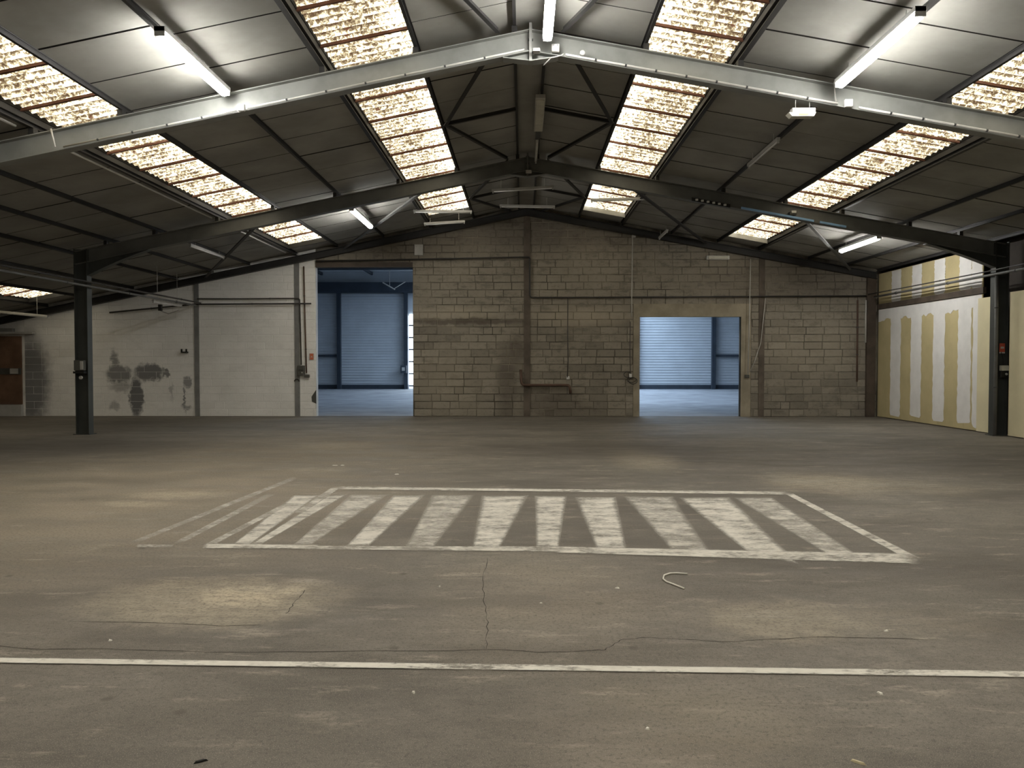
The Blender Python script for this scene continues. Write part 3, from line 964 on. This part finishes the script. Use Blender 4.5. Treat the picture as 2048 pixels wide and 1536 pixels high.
lamp((-3.83, 8.15, 4.98), (-3.83, 9.98, 4.98), 'glowing long fluorescent fitting under the left slope, nearest the viewer', True, group=LIT)
lamp((3.98, 7.85, 5.00), (3.98, 9.85, 5.00), 'glowing long fluorescent fitting under the right slope, nearest the viewer', True, group=LIT)
lamp((0.31, 7.95, 5.60), (0.31, 9.85, 5.60), 'glowing fluorescent fitting at the ridge, cut by the top edge', True, group=LIT)
lamp((-3.78, 17.05, 4.90), (-3.78, 19.20, 4.90), 'small lit fluorescent fitting on the left slope beyond the second frame', True, group=LIT)
lamp((7.85, 17.15, 4.28), (7.85, 19.20, 4.28), 'small lit fluorescent fitting on the right slope above the striped plasterboard', True, group=LIT)
for x, z, w_ in ((-3.83, 4.98, 'left'), (3.98, 5.00, 'right'), (0.31, 5.60, 'ridge')):
    lamp((x, 1.4, z), (x, 3.2, z), 'lit fluorescent fitting overhead above the viewer, %s row' % w_, True, group=LIT)
DEAD = 'unlit fluorescent fittings'
lamp((4.00, 12.20, 4.99), (4.00, 13.80, 4.99), 'unlit pale tube fitting fixed under a purlin on the right slope, between the frames', False, 'tube', group=DEAD)
lamp((-7.62, 17.6, 4.20), (-7.62, 19.6, 4.20), 'unlit white tube fitting on the left slope near the white wall', False, 'tube', group=DEAD)
lamp((3.82, 20.5, 5.00), (3.82, 21.7, 5.00), 'short unlit tube fitting on the right slope close to the end wall', False, 'tube', group=DEAD)
lamp((0.27, 14.6, 5.70), (0.27, 16.15, 5.70), 'unlit slim tube fitting at the ridge just before the second frame', False, 'tube', group=DEAD)
lamp((-2.62, 20.5, 5.19), (-1.53, 20.5, 5.25), 'bright unlit tube hung crosswise, lowest below the left skylight end', False, 'tube', group=DEAD)
lamp((-2.76, 19.5, 5.33), (-1.28, 19.5, 5.31), 'unlit tube hung crosswise in front of the left skylight end', False, 'tube', group=DEAD)
lamp((-0.72, 18.0, 5.50), (0.72, 18.0, 5.58), 'unlit tube hung crosswise under the ridge, upper of two', False, 'tube', group=DEAD)
lamp((-0.60, 20.0, 5.56), (0.83, 20.0, 5.53), 'unlit tube hung crosswise under the ridge, lower of two', False, 'tube', group=DEAD)
lamp((1.62, 18.5, 5.38), (3.00, 18.5, 5.42), 'unlit tube hung crosswise in front of the right skylight end', False, 'tube', group=DEAD)
lamp((-14.3, 20.0, 2.90), (-12.42, 20.0, 2.72), 'unlit tube hung in the dark aisle at far left, below the small skylight', False, 'tube', group=DEAD)
lamp((-9.26, 19.2, 3.06), (-9.26, 20.8, 3.06), 'unlit fitting slung under the pipes in front of the white wall', False, 'tube', group=DEAD)
# flat panel fitting at the ridge
pl = empty('panel_light', (0.28, 13.2, 5.70), 'unlit flat rectangular light fitting at the ridge between the frames', 'light', DEAD)
bevel(MB().box(0.20, 0.36, 12.3, 14.05, 5.70, 5.77).build('housing', 'conduit', pl), 0.01)
bevel(MB().box(0.215, 0.345, 12.36, 13.99, 5.685, 5.702).build('diffuser', 'clear', pl), 0.006)
MB().box(0.235, 0.325, 14.06, 14.6, 5.72, 5.76).build('joiner', 'darksteel', pl)
for yy in (12.6, 13.8):
    MB().tube([(0.28, yy, 5.77), (0.28, yy, 5.95)], 0.006, 6).build('hanger', 'conduit', pl)
# emergency light below the near frame
em = empty('emergency_light', (3.62, 10.1, 4.72), 'white emergency light with clear prismatic cover, hung under the near frame', 'light')
bevel(MB().box(3.47, 3.77, 10.05, 10.15, 4.735, 4.80).build('housing', 'white', em), 0.008)
MB().hexa([(3.46, 10.03, 4.685), (3.74, 10.03, 4.685), (3.74, 10.15, 4.685), (3.46, 10.15, 4.685),
           (3.42, 10.03, 4.735), (3.77, 10.03, 4.735), (3.77, 10.17, 4.735), (3.42, 10.17, 4.735)]).build('cover', 'clear', em)
MB().box(3.55, 3.67, 10.024, 10.05, 4.695, 4.715).build('reflector', 'amber', em)
for xx in (3.53, 3.71):
    MB().tube([(xx, 10.11, 4.80), (xx, 10.11, zr(xx) - 0.452)], 0.004, 6).build('hanger', 'conduit', em)
# bulkhead on the end wall
bk = empty('bulkhead_light', (5.5, YW - 0.05, 4.5), 'white bulkhead light on the end wall above the right doorway', 'light')
bevel(MB().box(5.20, 5.84, YW - 0.09, YW - 0.01, 4.45, 4.56).build('housing', 'white', bk), 0.012)
bevel(MB().box(5.24, 5.80, YW - 0.115, YW - 0.09, 4.465, 4.545).build('cover', 'clear', bk), 0.01)

# ================================================================== CONDUITS AND BOXES ON THE NEAR FRAME
def run(name, pts, r, mat, label, cat='pipe', clips=0, group=None, n=8):
    root = empty(name, tuple(pts[0]), label, cat, group)
    MB().tube(pts, r, n).build('run', mat, root, True)
    if clips:
        P = [Vector(p) for p in pts]
        for a, b in zip(P, P[1:]):
            L = (b - a).length
            m = int(L / clips)
            for i in range(1, m + 1):
                c = a.lerp(b, i / (m + 1))
                d = (b - a).normalized()
                MB().lathe(c - d * 0.012, [(0, r * 1.35), (0.024, r * 1.35)], d, 8).build('clip', 'darksteel', root)
    return root
yf = YA - 0.100
fz = lambda x: zr(x) - 0.425
run('conduit', [(x, yf, fz(x)) for x in (-6.0, -3.72)], 0.012, 'conduit', 'white conduit along the near frame left of the left junction box', 'conduit', 0.5)
run('conduit', [(x, yf, fz(x)) for x in (-3.58, 0.02)], 0.012, 'conduit', 'white conduit along the near frame from the left junction box to the apex', 'conduit', 0.6)
run('conduit', [(x, yf, fz(x)) for x in (0.55, 4.05)], 0.014, 'conduit', 'white conduit along the near frame from the apex to the right junction box', 'conduit', 0.42)
run('conduit', [(x, yf, fz(x)) for x in (4.32, 8.0)], 0.014, 'conduit', 'white conduit along the near frame right of the right junction box', 'conduit', 0.42)
def jbox(c, w, h, label, mat='white', d=0.045):
    x, y, z = c
    root = empty('junction_box', c, label, 'junction box')
    bevel(MB().box(x - w / 2, x + w / 2, y - d / 2, y + d / 2, z - h / 2, z + h / 2).build('body', mat, root), 0.008)
    bevel(MB().box(x - w * 0.44, x + w * 0.44, y - d / 2 - 0.008, y - d / 2, z - h * 0.44, z + h * 0.44).build('lid', mat, root), 0.004)
    for sx, sz in ((-0.25, 0.28), (0.25, 0.28)):
        MB().lathe((x + w * sx, y - d / 2 - 0.009, z + h * sz), [(0, 0.006), (0.004, 0.006)], (0, 1, 0), 8).build('screw', 'greybox', root)
    return root
def at_frame(x, dz=0.0):
    return (x, YA - 0.115, fz(x) + dz)
jbox(at_frame(-3.65, 0.01), 0.09, 0.09, 'square white junction box on the near frame below the left lit fitting')
jbox(at_frame(0.42, 0.05), 0.10, 0.10, 'square white junction box on the near frame beside the apex')
jbox(at_frame(4.18, 0.02), 0.10, 0.10, 'square white junction box on the near frame below the right lit fitting')
rb = empty('round_box', (0.77, YA - 0.10, fz(0.77)), 'round white junction box on the near frame right of the apex', 'junction box')
MB().lathe((0.77, YA - 0.12, fz(0.77) + 0.055), [(0, 0.030), (0.006, 0.036), (0.03, 0.036)], (0, 1, 0), 16).build('body', 'offwhite', rb, True)
MB().lathe((0.77, YA - 0.124, fz(0.77) + 0.055), [(0, 0.026), (0.005, 0.028)], (0, 1, 0), 16).build('lid', 'white', rb)
run('conduit', [(-6.16, YA - 0.10, zr(-6.16) - 0.16), (-6.10, YA - 0.115, zr(-6.1) - 0.41)], 0.012, 'conduit', 'short pale conduit dropping over the near frame at far left', 'conduit')
run('conduit', [(4.0, YA - 0.10, zr(4.0) - 0.16), (4.02, YA - 0.11, fz(4.02) + 0.02)], 0.008, 'conduit', 'thin white conduit from the right lit fitting to its junction box', 'conduit')
ap = [(0.525, YA - 0.115, fz(0.525)), (0.50, YA - 0.12, fz(0.5) - 0.03), (0.36, YA - 0.12, ZR - 0.56), (0.28, YA - 0.06, ZR - 0.62), (0.27, YA + 0.15, ZR - 0.55), (0.28, YA + 0.4, ZR - 0.16)]
run('cable', ap, 0.008, 'conduit', 'loose white cable looping around the apex of the near frame', 'cable')
bevel(tag(MB().box(0.13, 0.22, YA - 0.20, YA - 0.095, ZR - 0.50, ZR - 0.46).build('bracket', 'offwhite'), 'pale angled bracket at the apex of the near frame', 'bracket'), 0.006)

# second frame: row of white clamps, blue tray, box
tr = empty('cable_tray', (5.4, YB - 0.10, zr(5.4) - 0.44), 'blue cable tray along the lower flange of the second frame, right half', 'cable tray')
for a, b in ((4.55, 6.05), (6.18, 6.72)):
    MB().hexa([(a, YB - 0.13, zr(a) - 0.45), (b, YB - 0.13, zr(b) - 0.45), (b, YB - 0.09, zr(b) - 0.45), (a, YB - 0.09, zr(a) - 0.45),
               (a, YB - 0.13, zr(a) - 0.41), (b, YB - 0.13, zr(b) - 0.41), (b, YB - 0.09, zr(b) - 0.41), (a, YB - 0.09, zr(a) - 0.41)]).build('tray', 'blue', tr)
tb = empty('terminal_strip', (3.9, YB - 0.11, zr(3.9) - 0.44), 'black strip with six white terminals on the second frame', 'terminal strip')
MB().hexa([(3.52, YB - 0.12, zr(3.52) - 0.47), (4.32, YB - 0.12, zr(4.32) - 0.47), (4.32, YB - 0.09, zr(4.32) - 0.47), (3.52, YB - 0.09, zr(3.52) - 0.47),
           (3.52, YB - 0.12, zr(3.52) - 0.40), (4.32, YB - 0.12, zr(4.32) - 0.40), (4.32, YB - 0.09, zr(4.32) - 0.40), (3.52, YB - 0.09, zr(3.52) - 0.40)]).build('strip', 'black', tb)
for i in range(6):
    x = 3.62 + i * 0.117
    bevel(MB().box(x - 0.028, x + 0.028, YB - 0.14, YB - 0.12, zr(x) - 0.455, zr(x) - 0.415).build('terminal', 'white', tb), 0.006)
wbx = empty('junction_box', (5.62, YB - 0.1, zr(5.62) - 0.36), 'white topped dark box on the second frame below the right skylight', 'junction box')
bevel(MB().box(5.55, 5.70, YB - 0.13, YB - 0.01, zr(5.62) - 0.385, zr(5.62) - 0.315).build('body', 'greybox', wbx), 0.008)
bevel(MB().box(5.58, 5.68, YB - 0.15, YB - 0.13, zr(5.62) - 0.35, zr(5.62) - 0.30).build('lid', 'white', wbx), 0.006)
sb = MB().box(0.06, 0.18, YB - 0.16, YB - 0.10, ZR - 0.52, ZR - 0.46).build('bracket', 'offwhite')
tag(bevel(sb, 0.008), 'pale bracket under the apex of the second frame', 'bracket')

# white conduits running beside the lower left skylight
for i, (ya, yb_, lb) in enumerate(((YBACK, 9.9, 'before the near frame'), (10.15, 16.15, 'between the two frames'), (16.5, 21.2, 'beyond the second frame'))):
    x = XR - 6.63
    run('conduit', [(x, ya, zr(x) - 0.09), (x, yb_, zr(x) - 0.09)], 0.018, 'conduit', 'pale conduit along the lower left skylight, ' + lb, 'conduit')

# ================================================================== PIPES ALONG THE WALLS
yp = YW - 0.075
run('pipe', [(-5.9, yp, 4.42), (0.12, yp, 4.53), *arc((0.12, yp, 4.53), (0.20, yp, 4.53), (0.20, yp, 4.40), 0.06), *arc((0.20, yp, 4.0), (0.20, yp, 3.38), (1.0, yp, 3.38), 0.10), (9.70, yp, 3.42)],
    0.022, 'pipe', 'long dark pipe stepping down the end wall beside the middle post', 'pipe', 2.2)
run('pipe', [(-6.02, yp - 0.05, 3.22), (-9.4, yp - 0.05, 3.20), (-11.8, yp - 0.05, 2.97)], 0.022, 'pipe', 'lower dark pipe across the white wall', 'pipe', 2.0)
run('pipe', [(-9.3, yp, 3.36), (-8.0, yp, 3.36), *arc((-7.0, yp, 3.37), (-6.36, yp, 3.37), (-6.36, yp, 2.5), 0.07), (-6.33, yp, 1.47)], 0.017, 'pipe', 'upper thin pipe on the white wall bending down to the switch box', 'pipe', 1.5)
run('pipe', [(-6.24, yp, 4.28), (-6.21, yp, 2.6), (-6.18, yp, 1.24)], 0.020, 'pipebrown', 'brown vertical pipe on the white wall beside the tall doorway', 'pipe', 1.0)
run('cable', [(1.28, yp, 3.37), (1.275, yp, 2.4), (1.29, yp, 1.6), (1.27, yp, 1.12)], 0.012, 'pipe', 'dark cable dropping from the pipe to a white socket on the end wall', 'cable')
sk = empty('socket', (1.29, YW - 0.03, 1.10), 'small white socket on the brown end wall', 'socket')
bevel(MB().box(1.245, 1.335, YW - 0.07, YW - 0.005, 1.06, 1.15).build('body', 'white', sk), 0.008)
bevel(MB().box(1.26, 1.32, YW - 0.08, YW - 0.07, 1.075, 1.135).build('face', 'white', sk), 0.004)
run('pipe', [(-0.06, yp - 0.03, 1.34), *arc((-0.05, yp - 0.03, 1.2), (-0.03, yp - 0.03, 0.90), (0.4, yp - 0.03, 0.90), 0.10), *arc((0.8, yp - 0.03, 0.90), (1.33, yp - 0.03, 0.90), (1.35, yp - 0.03, 0.7), 0.08), (1.36, yp - 0.03, 0.66)],
    0.038, 'pipebrown', 'thick rusty pipe elbow low on the end wall', 'pipe')
run('conduit', [(3.10, yp - 0.05, 5.07), (3.08, yp - 0.05, 3.4), (3.08, yp - 0.05, 2.84)], 0.015, 'conduit', 'white vertical conduit left of the right doorway', 'conduit')
jbox((3.14, YW - 0.05, 5.14), 0.11, 0.12, 'grey box high on the end wall at the top of the white conduit', 'offwhite')
run('conduit', [(6.42, yp - 0.05, 4.46), (6.40, yp - 0.05, 2.8), (6.37, yp - 0.05, 1.21)], 0.014, 'conduit', 'white vertical conduit right of the right doorway', 'conduit')
run('cable', [(6.86, yp, 3.36), (6.80, yp, 2.7), (6.74, yp, 2.1), (6.58, yp, 1.6), (6.44, yp, 1.28)], 0.011, 'conduit', 'pale cable slanting down to the switch right of the right doorway', 'cable')
jbox((6.37, YW - 0.04, 1.15), 0.13, 0.09, 'dark switch box at the foot of the right conduit', 'greybox')
sw = empty('switch', (3.06, YW - 0.03, 1.17), 'white switch with coiled cable left of the right doorway', 'switch')
bevel(MB().box(3.03, 3.10, YW - 0.075, YW - 0.008, 1.12, 1.22).build('body', 'white', sw), 0.006)
for cx_, cz_, ra, rb_ in ((2.98, 1.20, 0.10, 0.08), (3.10, 1.05, 0.13, 0.07), (3.14, 1.02, 0.12, 0.09)):
    MB().tube([(cx_ + ra * math.cos(2 * math.pi * k / 20), YW - 0.035 - 0.008 * math.sin(k), cz_ + rb_ * math.sin(2 * math.pi * k / 20)) for k in range(21)], 0.009, 6).build('cable_coil', 'pipe', sw, True)
run('cable', [(3.05, yp, 2.7), (3.04, yp, 1.9), (3.06, yp, 1.24)], 0.010, 'pipe', 'dark cable down to the switch left of the right doorway', 'cable')
jbox((-2.96, YW - 0.03, 4.745), 0.25, 0.31, 'pale rectangular box high on the end wall above the tall doorway', 'offwhite', 0.06)
# switch gear on the white wall
sg = empty('switch_box', (-6.32, YW - 0.05, 1.33), 'dark switch box with two knobs on the white wall beside the tall doorway', 'switch box')
bevel(MB().box(-6.43, -6.24, YW - 0.13, YW - 0.005, 1.33, 1.46).build('upper_box', 'greybox', sg), 0.008)
bevel(MB().box(-6.43, -6.24, YW - 0.11, YW - 0.005, 1.17, 1.325).build('lower_box', 'greybox', sg), 0.008)
bevel(MB().box(-6.24, -6.10, YW - 0.10, YW - 0.005, 1.12, 1.20).build('socket', 'greybox', sg), 0.01)
MB().lathe((-6.30, YW - 0.125, 1.255), [(0, 0.018), (0.02, 0.022)], (0, 1, 0), 10).build('knob', 'offwhite', sg)
tag(MB().tube([(-6.46 + 0.07 * math.cos(math.pi * k / 10), YW - 0.06, 1.0 + 0.07 * math.sin(math.pi * k / 10)) for k in range(11)], 0.016, 8).build('ring_hook', 'pipe', None, True),
    'dark half ring fixed to the grey post on the white wall', 'hook')
os_ = empty('sign', (-6.05, YW - 0.02, 1.71), 'small orange and white sign beside the tall doorway', 'sign')
MB().box(-6.115, -5.975, YW - 0.022, YW - 0.012, 1.625, 1.80).build('plate', 'offwhite', os_)
MB().box(-6.095, -5.995, YW - 0.026, YW - 0.022, 1.625, 1.80).build('panel', 'orange', os_)
MB().prism_y([(-6.07, 1.69), (-6.02, 1.69), (-6.045, 1.735)], YW - 0.029, YW - 0.026).build('symbol', 'offwhite', os_)
hk = empty('hook', (-9.68, YW - 0.06, 1.90), 'small black U bracket on the white wall left of the grey post', 'hook')
MB().box(-9.77, -9.60, YW - 0.12, YW - 0.005, 1.82, 1.855).build('base', 'black', hk)
MB().box(-9.77, -9.735, YW - 0.12, YW - 0.08, 1.855, 1.93).build('prong', 'black', hk)
MB().box(-9.635, -9.60, YW - 0.12, YW - 0.08, 1.855, 1.93).build('prong', 'black', hk)
cd = empty('ceiling_clamp', (-9.2, 19.6, 3.0), 'dark clamp dangling from the pipes before the white wall', 'clamp')
MB().box(-9.30, -9.22, 19.55, 19.63, 2.86, 3.02).build('jaw', 'black', cd)
MB().tube([(-9.26, 19.6, 2.86), (-9.2, 19.9, 2.80), (-9.15, 20.4, 2.93)], 0.006, 6).build('lead', 'pipe', cd)

# runs along the sides of the hall
def siderun(x, z, ya, yb_, r, mat, label, sag=0.0):
    n = 12
    return run('pipe', [(x, ya + (yb_ - ya) * i / n, z - sag * math.sin(math.pi * ((i * 3) % n) / n)) for i in range(n + 1)], r, mat, label, 'pipe', 1.9)
siderun(-9.14, 3.23, YBACK + 0.1, 21.78, 0.020, 'pipe', 'upper dark pipe along the left columns')
siderun(-9.16, 3.14, YBACK + 0.1, 21.5, 0.026, 'midsteel', 'thick grey pipe along the left columns')
siderun(9.78, 3.36, YBACK + 0.1, 21.6, 0.028, 'midsteel', 'thick grey pipe along the right plasterboard')
siderun(9.74, 3.46, YBACK + 0.1, 21.9, 0.014, 'pipe', 'thin dark cable above the thick pipe on the right', 0.02)
run('pipe', [(9.66, yp - 0.06, 3.30), (9.66, yp - 0.06, 2.1)], 0.022, 'conduit', 'pale pipe stub down the corner post at the right end of the end wall', 'pipe')
run('pipe', [(9.45, yp, 3.30), (9.46, yp, 1.0)], 0.026, 'pipebrown', 'rusty vertical pipe near the right end of the end wall', 'pipe', 0.9)
run('pipe', [(9.78, YB - 0.22, 3.32), (9.79, YB - 0.22, 2.0), (9.79, YB - 0.22, 0.03)], 0.035, 'midsteel', 'grey standpipe in front of the right column', 'pipe', 1.0)
# things on the right column
rs = empty('sign', (9.98, YB - 0.10, 1.78), 'small red sign with white foot on the right column', 'sign')
MB().box(9.93, 10.04, YB - 0.112, YB - 0.10, 1.75, 1.93).build('plate', 'red', rs)
MB().box(9.95, 10.02, YB - 0.115, YB - 0.112, 1.82, 1.86).build('symbol', 'offwhite', rs)
MB().box(9.93, 10.04, YB - 0.113, YB - 0.10, 1.72, 1.75).build('footer', 'offwhite', rs)
rx = empty('switch_box', (10.0, YB - 0.13, 1.35), 'pale switch box over a dark socket on the right column', 'switch box')
bevel(MB().box(9.94, 10.09, YB - 0.18, YB - 0.09, 1.36, 1.47).build('upper_box', 'clear', rx), 0.008)
bevel(MB().box(9.93, 10.10, YB - 0.17, YB - 0.09, 1.22, 1.35).build('lower_box', 'black', rx), 0.008)
MB().lathe((10.04, YB - 0.19, 1.29), [(0, 0.022), (0.02, 0.026)], (0, 1, 0), 10).build('socket', 'offwhite', rx)
MB().tube([(9.96, YB - 0.12, 1.75), (9.99, YB - 0.13, 1.6), (10.0, YB - 0.12, 1.47)], 0.006, 6).build('lead', 'black', rx)
# things on the left column
lx = empty('switch_box', (-9.38, YB - 0.13, 1.45), 'dark switch box with pale cover on the left column', 'switch box')
bevel(MB().box(-9.47, -9.26, YB - 0.19, YB - 0.09, 1.36, 1.58).build('body', 'greybox', lx), 0.01)
bevel(MB().box(-9.33, -9.265, YB - 0.205, YB - 0.19, 1.38, 1.56).build('cover', 'offwhite', lx), 0.004)
MB().box(-9.48, -9.25, YB - 0.20, YB - 0.09, 1.30, 1.345).build('shelf', 'black', lx)
MB().lathe((-9.36, YB - 0.14, 1.21), [(0, 0.034), (0.03, 0.040)], (0, 1, 0), 14).build('socket', 'offwhite', lx)

# ---- far left corner
d3 = empty('door_1', (-15.2, YW - 0.02, 0), 'faded red brown sliding door at the far left end of the white wall', 'door', kind='structure')
MB().box(-16.4, -14.42, YW - 0.05, YW + 0.0, 0.34, 2.30).build('leaf', 'redbrown', d3)
MB().box(-16.4, -14.42, YW - 0.07, YW - 0.05, 1.20, 1.38).build('cross_rail', 'greybox', d3)
MB().box(-14.72, -14.50, YW - 0.10, YW - 0.05, 1.22, 1.37).build('handle_plate', 'offwhite', d3)
MB().box(-16.4, -14.40, YW - 0.12, YW + 0.0, 0.0, 0.33).build('plinth', 'offwhite', d3)
MB().box(-16.4, -14.0, YW - 0.20, YW - 0.03, 2.36, 2.42).build('track_cover', 'offwhite', d3)
MB().box(-16.4, -14.6, YW - 0.16, YW - 0.03, 2.42, 2.52).build('track', 'post', d3)

# ================================================================== SECOND HALL
wf = empty('wall_far', (0, HALL_END, 0), 'ribbed metal clad far wall of the second hall seen through the doorways', 'wall', kind='structure')
def cladding(xa, xb, z0, z1):
    P, Dp = 0.16, 0.022
    prof = []
    z = z0
    while z < z1:
        prof += [(HALL_END, z), (HALL_END, z + P * 0.55), (HALL_END - Dp, z + P * 0.65), (HALL_END - Dp, z + P * 0.90)]
        z += P
    mb = MB()
    for y, z in prof:
        mb.v += [(xa, y, z), (xb, y, z)]
    mb.f = [(2 * i, 2 * i + 1, 2 * i + 3, 2 * i + 2) for i in range(len(prof) - 1)]
    return mb.build('cladding_panel', 'cladding', wf)
for xa, xb in ((-21.9, -16.0), (-16.0, -11.0), (-11.0, -6.85), (-2.6, 2.4), (2.4, 6.8), (6.8, 11.3), (11.3, 16.5), (16.5, 21.9)):
    cladding(xa, xb, 0.25, 5.9)
MB().box(-21.9, -6.85, HALL_END - 0.06, HALL_END + 0.2, 0, 0.26).build('plinth', 'navy', wf)
MB().box(-2.6, 21.9, HALL_END - 0.06, HALL_END + 0.2, 0, 0.26).build('plinth', 'navy', wf)
MB().box(-21.9, 21.9, HALL_END + 0.05, HALL_END + 0.2, 4.4, 7.2).build('backing', 'cladding', wf)
MB().box(-21.9, 21.9, HALL_END - 0.35, HALL_END - 0.05, 5.72, 6.35).build('eaves_beam', 'navy', wf)
for x in (-16.0, -10.95, -6.95, 2.4, 6.8, 11.3, 16.5):
    MB().box(x - 0.11, x + 0.11, HALL_END - 0.32, HALL_END - 0.06, 0, 5.72).build('post', 'navy', wf)
for xa, xb in ((-16.0, -11.0), (11.3, 16.5)):
    MB().box(xa, xb, HALL_END - 0.20, HALL_END - 0.06, 1.92, 2.06).build('rail', 'navy', wf)
dk = empty('door_2', (-4.7, HALL_END, 0), 'sliver of a daylit sectional door beyond the tall doorway', 'door', kind='structure')
for i in range(6):
    z0 = 0.2 + i * 0.72
    MB().box(-6.80, -2.65, HALL_END - 0.06, HALL_END, z0 - 0.04, z0 + 0.04).build('rail', 'navy', dk)
    MB().box(-6.78, -2.67, HALL_END - 0.03, HALL_END - 0.02, z0 + 0.04, z0 + 0.68).build('pane', 'daypane', dk)
cb = empty('control_box', (-7.05, HALL_END - 0.4, 0.9), 'dark control box on a post of the second hall, seen through the tall doorway', 'control box')
bevel(MB().box(-7.24, -6.88, HALL_END - 0.50, HALL_END - 0.325, 0.95, 1.42).build('body', 'navy', cb), 0.03)
MB().box(-7.16, -6.98, HALL_END - 0.515, HALL_END - 0.50, 1.10, 1.30).build('label_plate', 'offwhite', cb)
hs = empty('wall_second_hall', (0, 34, 0), 'dark side walls and roof of the second hall', 'wall', kind='structure')
MB().box(-22.2, -21.9, YW + 0.2, HALL_END + 0.2, 0, 7.2).build('side_wall', 'cladding', hs)
MB().box(21.9, 22.2, YW + 0.2, HALL_END + 0.2, 0, 7.2).build('side_wall', 'cladding', hs)
MB().box(-22.2, XL, YW + 0.2, YW + 0.35, 0, 7.2).build('dividing_wall', 'mortar', hs)
MB().box(XRW, 22.2, YW + 0.2, YW + 0.35, 0, 7.2).build('dividing_wall', 'mortar', hs)
MB().prism_y([(XL, zr(XL)), (XR, ZR), (XRW, zr(XRW)), (XRW, 7.2), (XL, 7.2)], YW + 0.201, YW + 0.35).build('dividing_wall', 'mortar', hs)
MB().box(-22.2, 22.2, YW + 0.2, HALL_END + 0.2, 7.0, 7.15).build('roof', 'cladding', hs)
for yy in (26, 30, 34, 38, 42):
    MB().box(-21.9, 21.9, yy - 0.09, yy + 0.09, 6.62, 6.98).build('rafter', 'navy', hs)
for xx in (-18, -15, -12, -9, -6, -3, 3, 6, 9, 12, 15, 18):
    MB().box(xx - 0.05, xx + 0.05, YW + 0.3, HALL_END, 6.80, 6.97).build('purlin', 'navy', hs)
hfill = empty('hall2_fill_panels', (0, 40, 6.9), 'bluish glowing fill panels added under the roof of the second hall, unseen above the doorways', 'skylight', kind='structure')
for xa, xb in ((-2.4, -0.4), (0.0, 2.2), (2.6, 4.8), (5.2, 7.2)):  # unseen glowing panels, added to grade the light on the far wall
    MB().box(xa, xb, 39.0, 45.2, 6.90, 6.93).build('fill_panel', 'hall2fill', hfill)
    MB().box(xa, xb, 30.0, 33.0, 6.90, 6.93).build('fill_panel', 'hall2fill', hfill)
lamp2 = empty('tube_light', (-7.6, 44.0, 6.0), 'pale unlit tube hanging crooked in the second hall behind the tall doorway', 'light')
MB().tube([(-8.0, 44.0, 6.15), (-7.3, 44.0, 5.75)], 0.035, 8).build('tube', 'offwhite', lamp2)
MB().tube([(-7.35, 44.0, 5.8), (-6.7, 44.0, 6.2)], 0.02, 8).build('stay', 'conduit', lamp2)
MB().tube([(-7.6, 44.0, 5.95), (-7.6, 44.0, 7.0)], 0.012, 6).build('hanger', 'conduit', lamp2)

# ================================================================== SCRAPS ON THE FLOOR
def chip(x, y, w, l, rz, label, mat='debris'):
    r = random.Random(int(x * 1000) + int(y * 100))
    n = 7
    poly = [(w * math.cos(2 * math.pi * k / n) * r.uniform(.6, 1.1), l * math.sin(2 * math.pi * k / n) * r.uniform(.6, 1.1)) for k in range(n)]
    mb = MB()
    c, s = math.cos(rz), math.sin(rz)
    top = [(0.75 * px, 0.75 * py) for px, py in poly]
    mb.v = [(x + px * c - py * s, y + px * s + py * c, 0.0005) for px, py in poly] + [(x + px * c - py * s, y + px * s + py * c, 0.006 + r.uniform(0, 0.004)) for px, py in top]
    mb.f = [tuple(range(n - 1, -1, -1)), tuple(range(n, 2 * n))] + [(k, (k + 1) % n, n + (k + 1) % n, n + k) for k in range(n)]
    o = mb.build('debris_chip' if mat == 'debris' else 'wood_splinter', mat)
    return tag(o, label, 'debris', 'scraps on the floor')
chip(2.041, 4.311, 0.016, 0.010, 0.2, 'white chip on the floor beyond the front line at right')
chip(1.625, 3.486, 0.007, 0.018, 0.5, 'pale oblong chip on the floor just before the front line at right')
chip(1.259, 2.876, 0.007, 0.032, 0.9, 'pale wood splinter at the bottom edge right of centre', 'wood')
chip(-1.215, 2.845, 0.030, 0.005, 0.5, 'dark sliver at the bottom edge left of centre', 'black')
chip(-0.560, 5.137, 0.010, 0.008, 0.2, 'tiny white chip below the hatched markings left of the crack')
chip(0.115, 4.789, 0.009, 0.009, 0.2, 'tiny white chip right of the vertical crack')
chip(0.634, 5.119, 0.020, 0.010, -0.3, 'white flake left of the wire scrap')
chip(-2.235, 4.103, 0.012, 0.009, 0.2, 'small white chip near the front line at left')
chip(-1.707, 10.398, 0.035, 0.022, 0.2, 'white scrap behind the hatched markings')
chip(-2.664, 11.312, 0.030, 0.022, 0.2, 'white scrap farthest from the viewer, right of a pair')
chip(-2.780, 11.311, 0.045, 0.018, 0.1, 'white flat scrap farthest from the viewer, left of a pair')
chip(0.513, 3.131, 0.010, 0.012, 0.6, 'pale crumb near the bottom edge at centre')
chip(-0.498, 3.467, 0.008, 0.012, 0.3, 'white crumb just before the front line at centre')
wire = MB().tube([(1.172, 5.456, .008), (1.10, 5.475, .009), (1.050, 5.467, .009), (1.0, 5.42, .008), (0.975, 5.326, .008), (0.985, 5.26, .008), (1.017, 5.206, .008), (1.073, 5.102, .008)], 0.006, 6).build('wire_scrap', 'debris', None, True)
tag(wire, 'curved pale wire scrap on the floor below the hatched markings', 'wire')
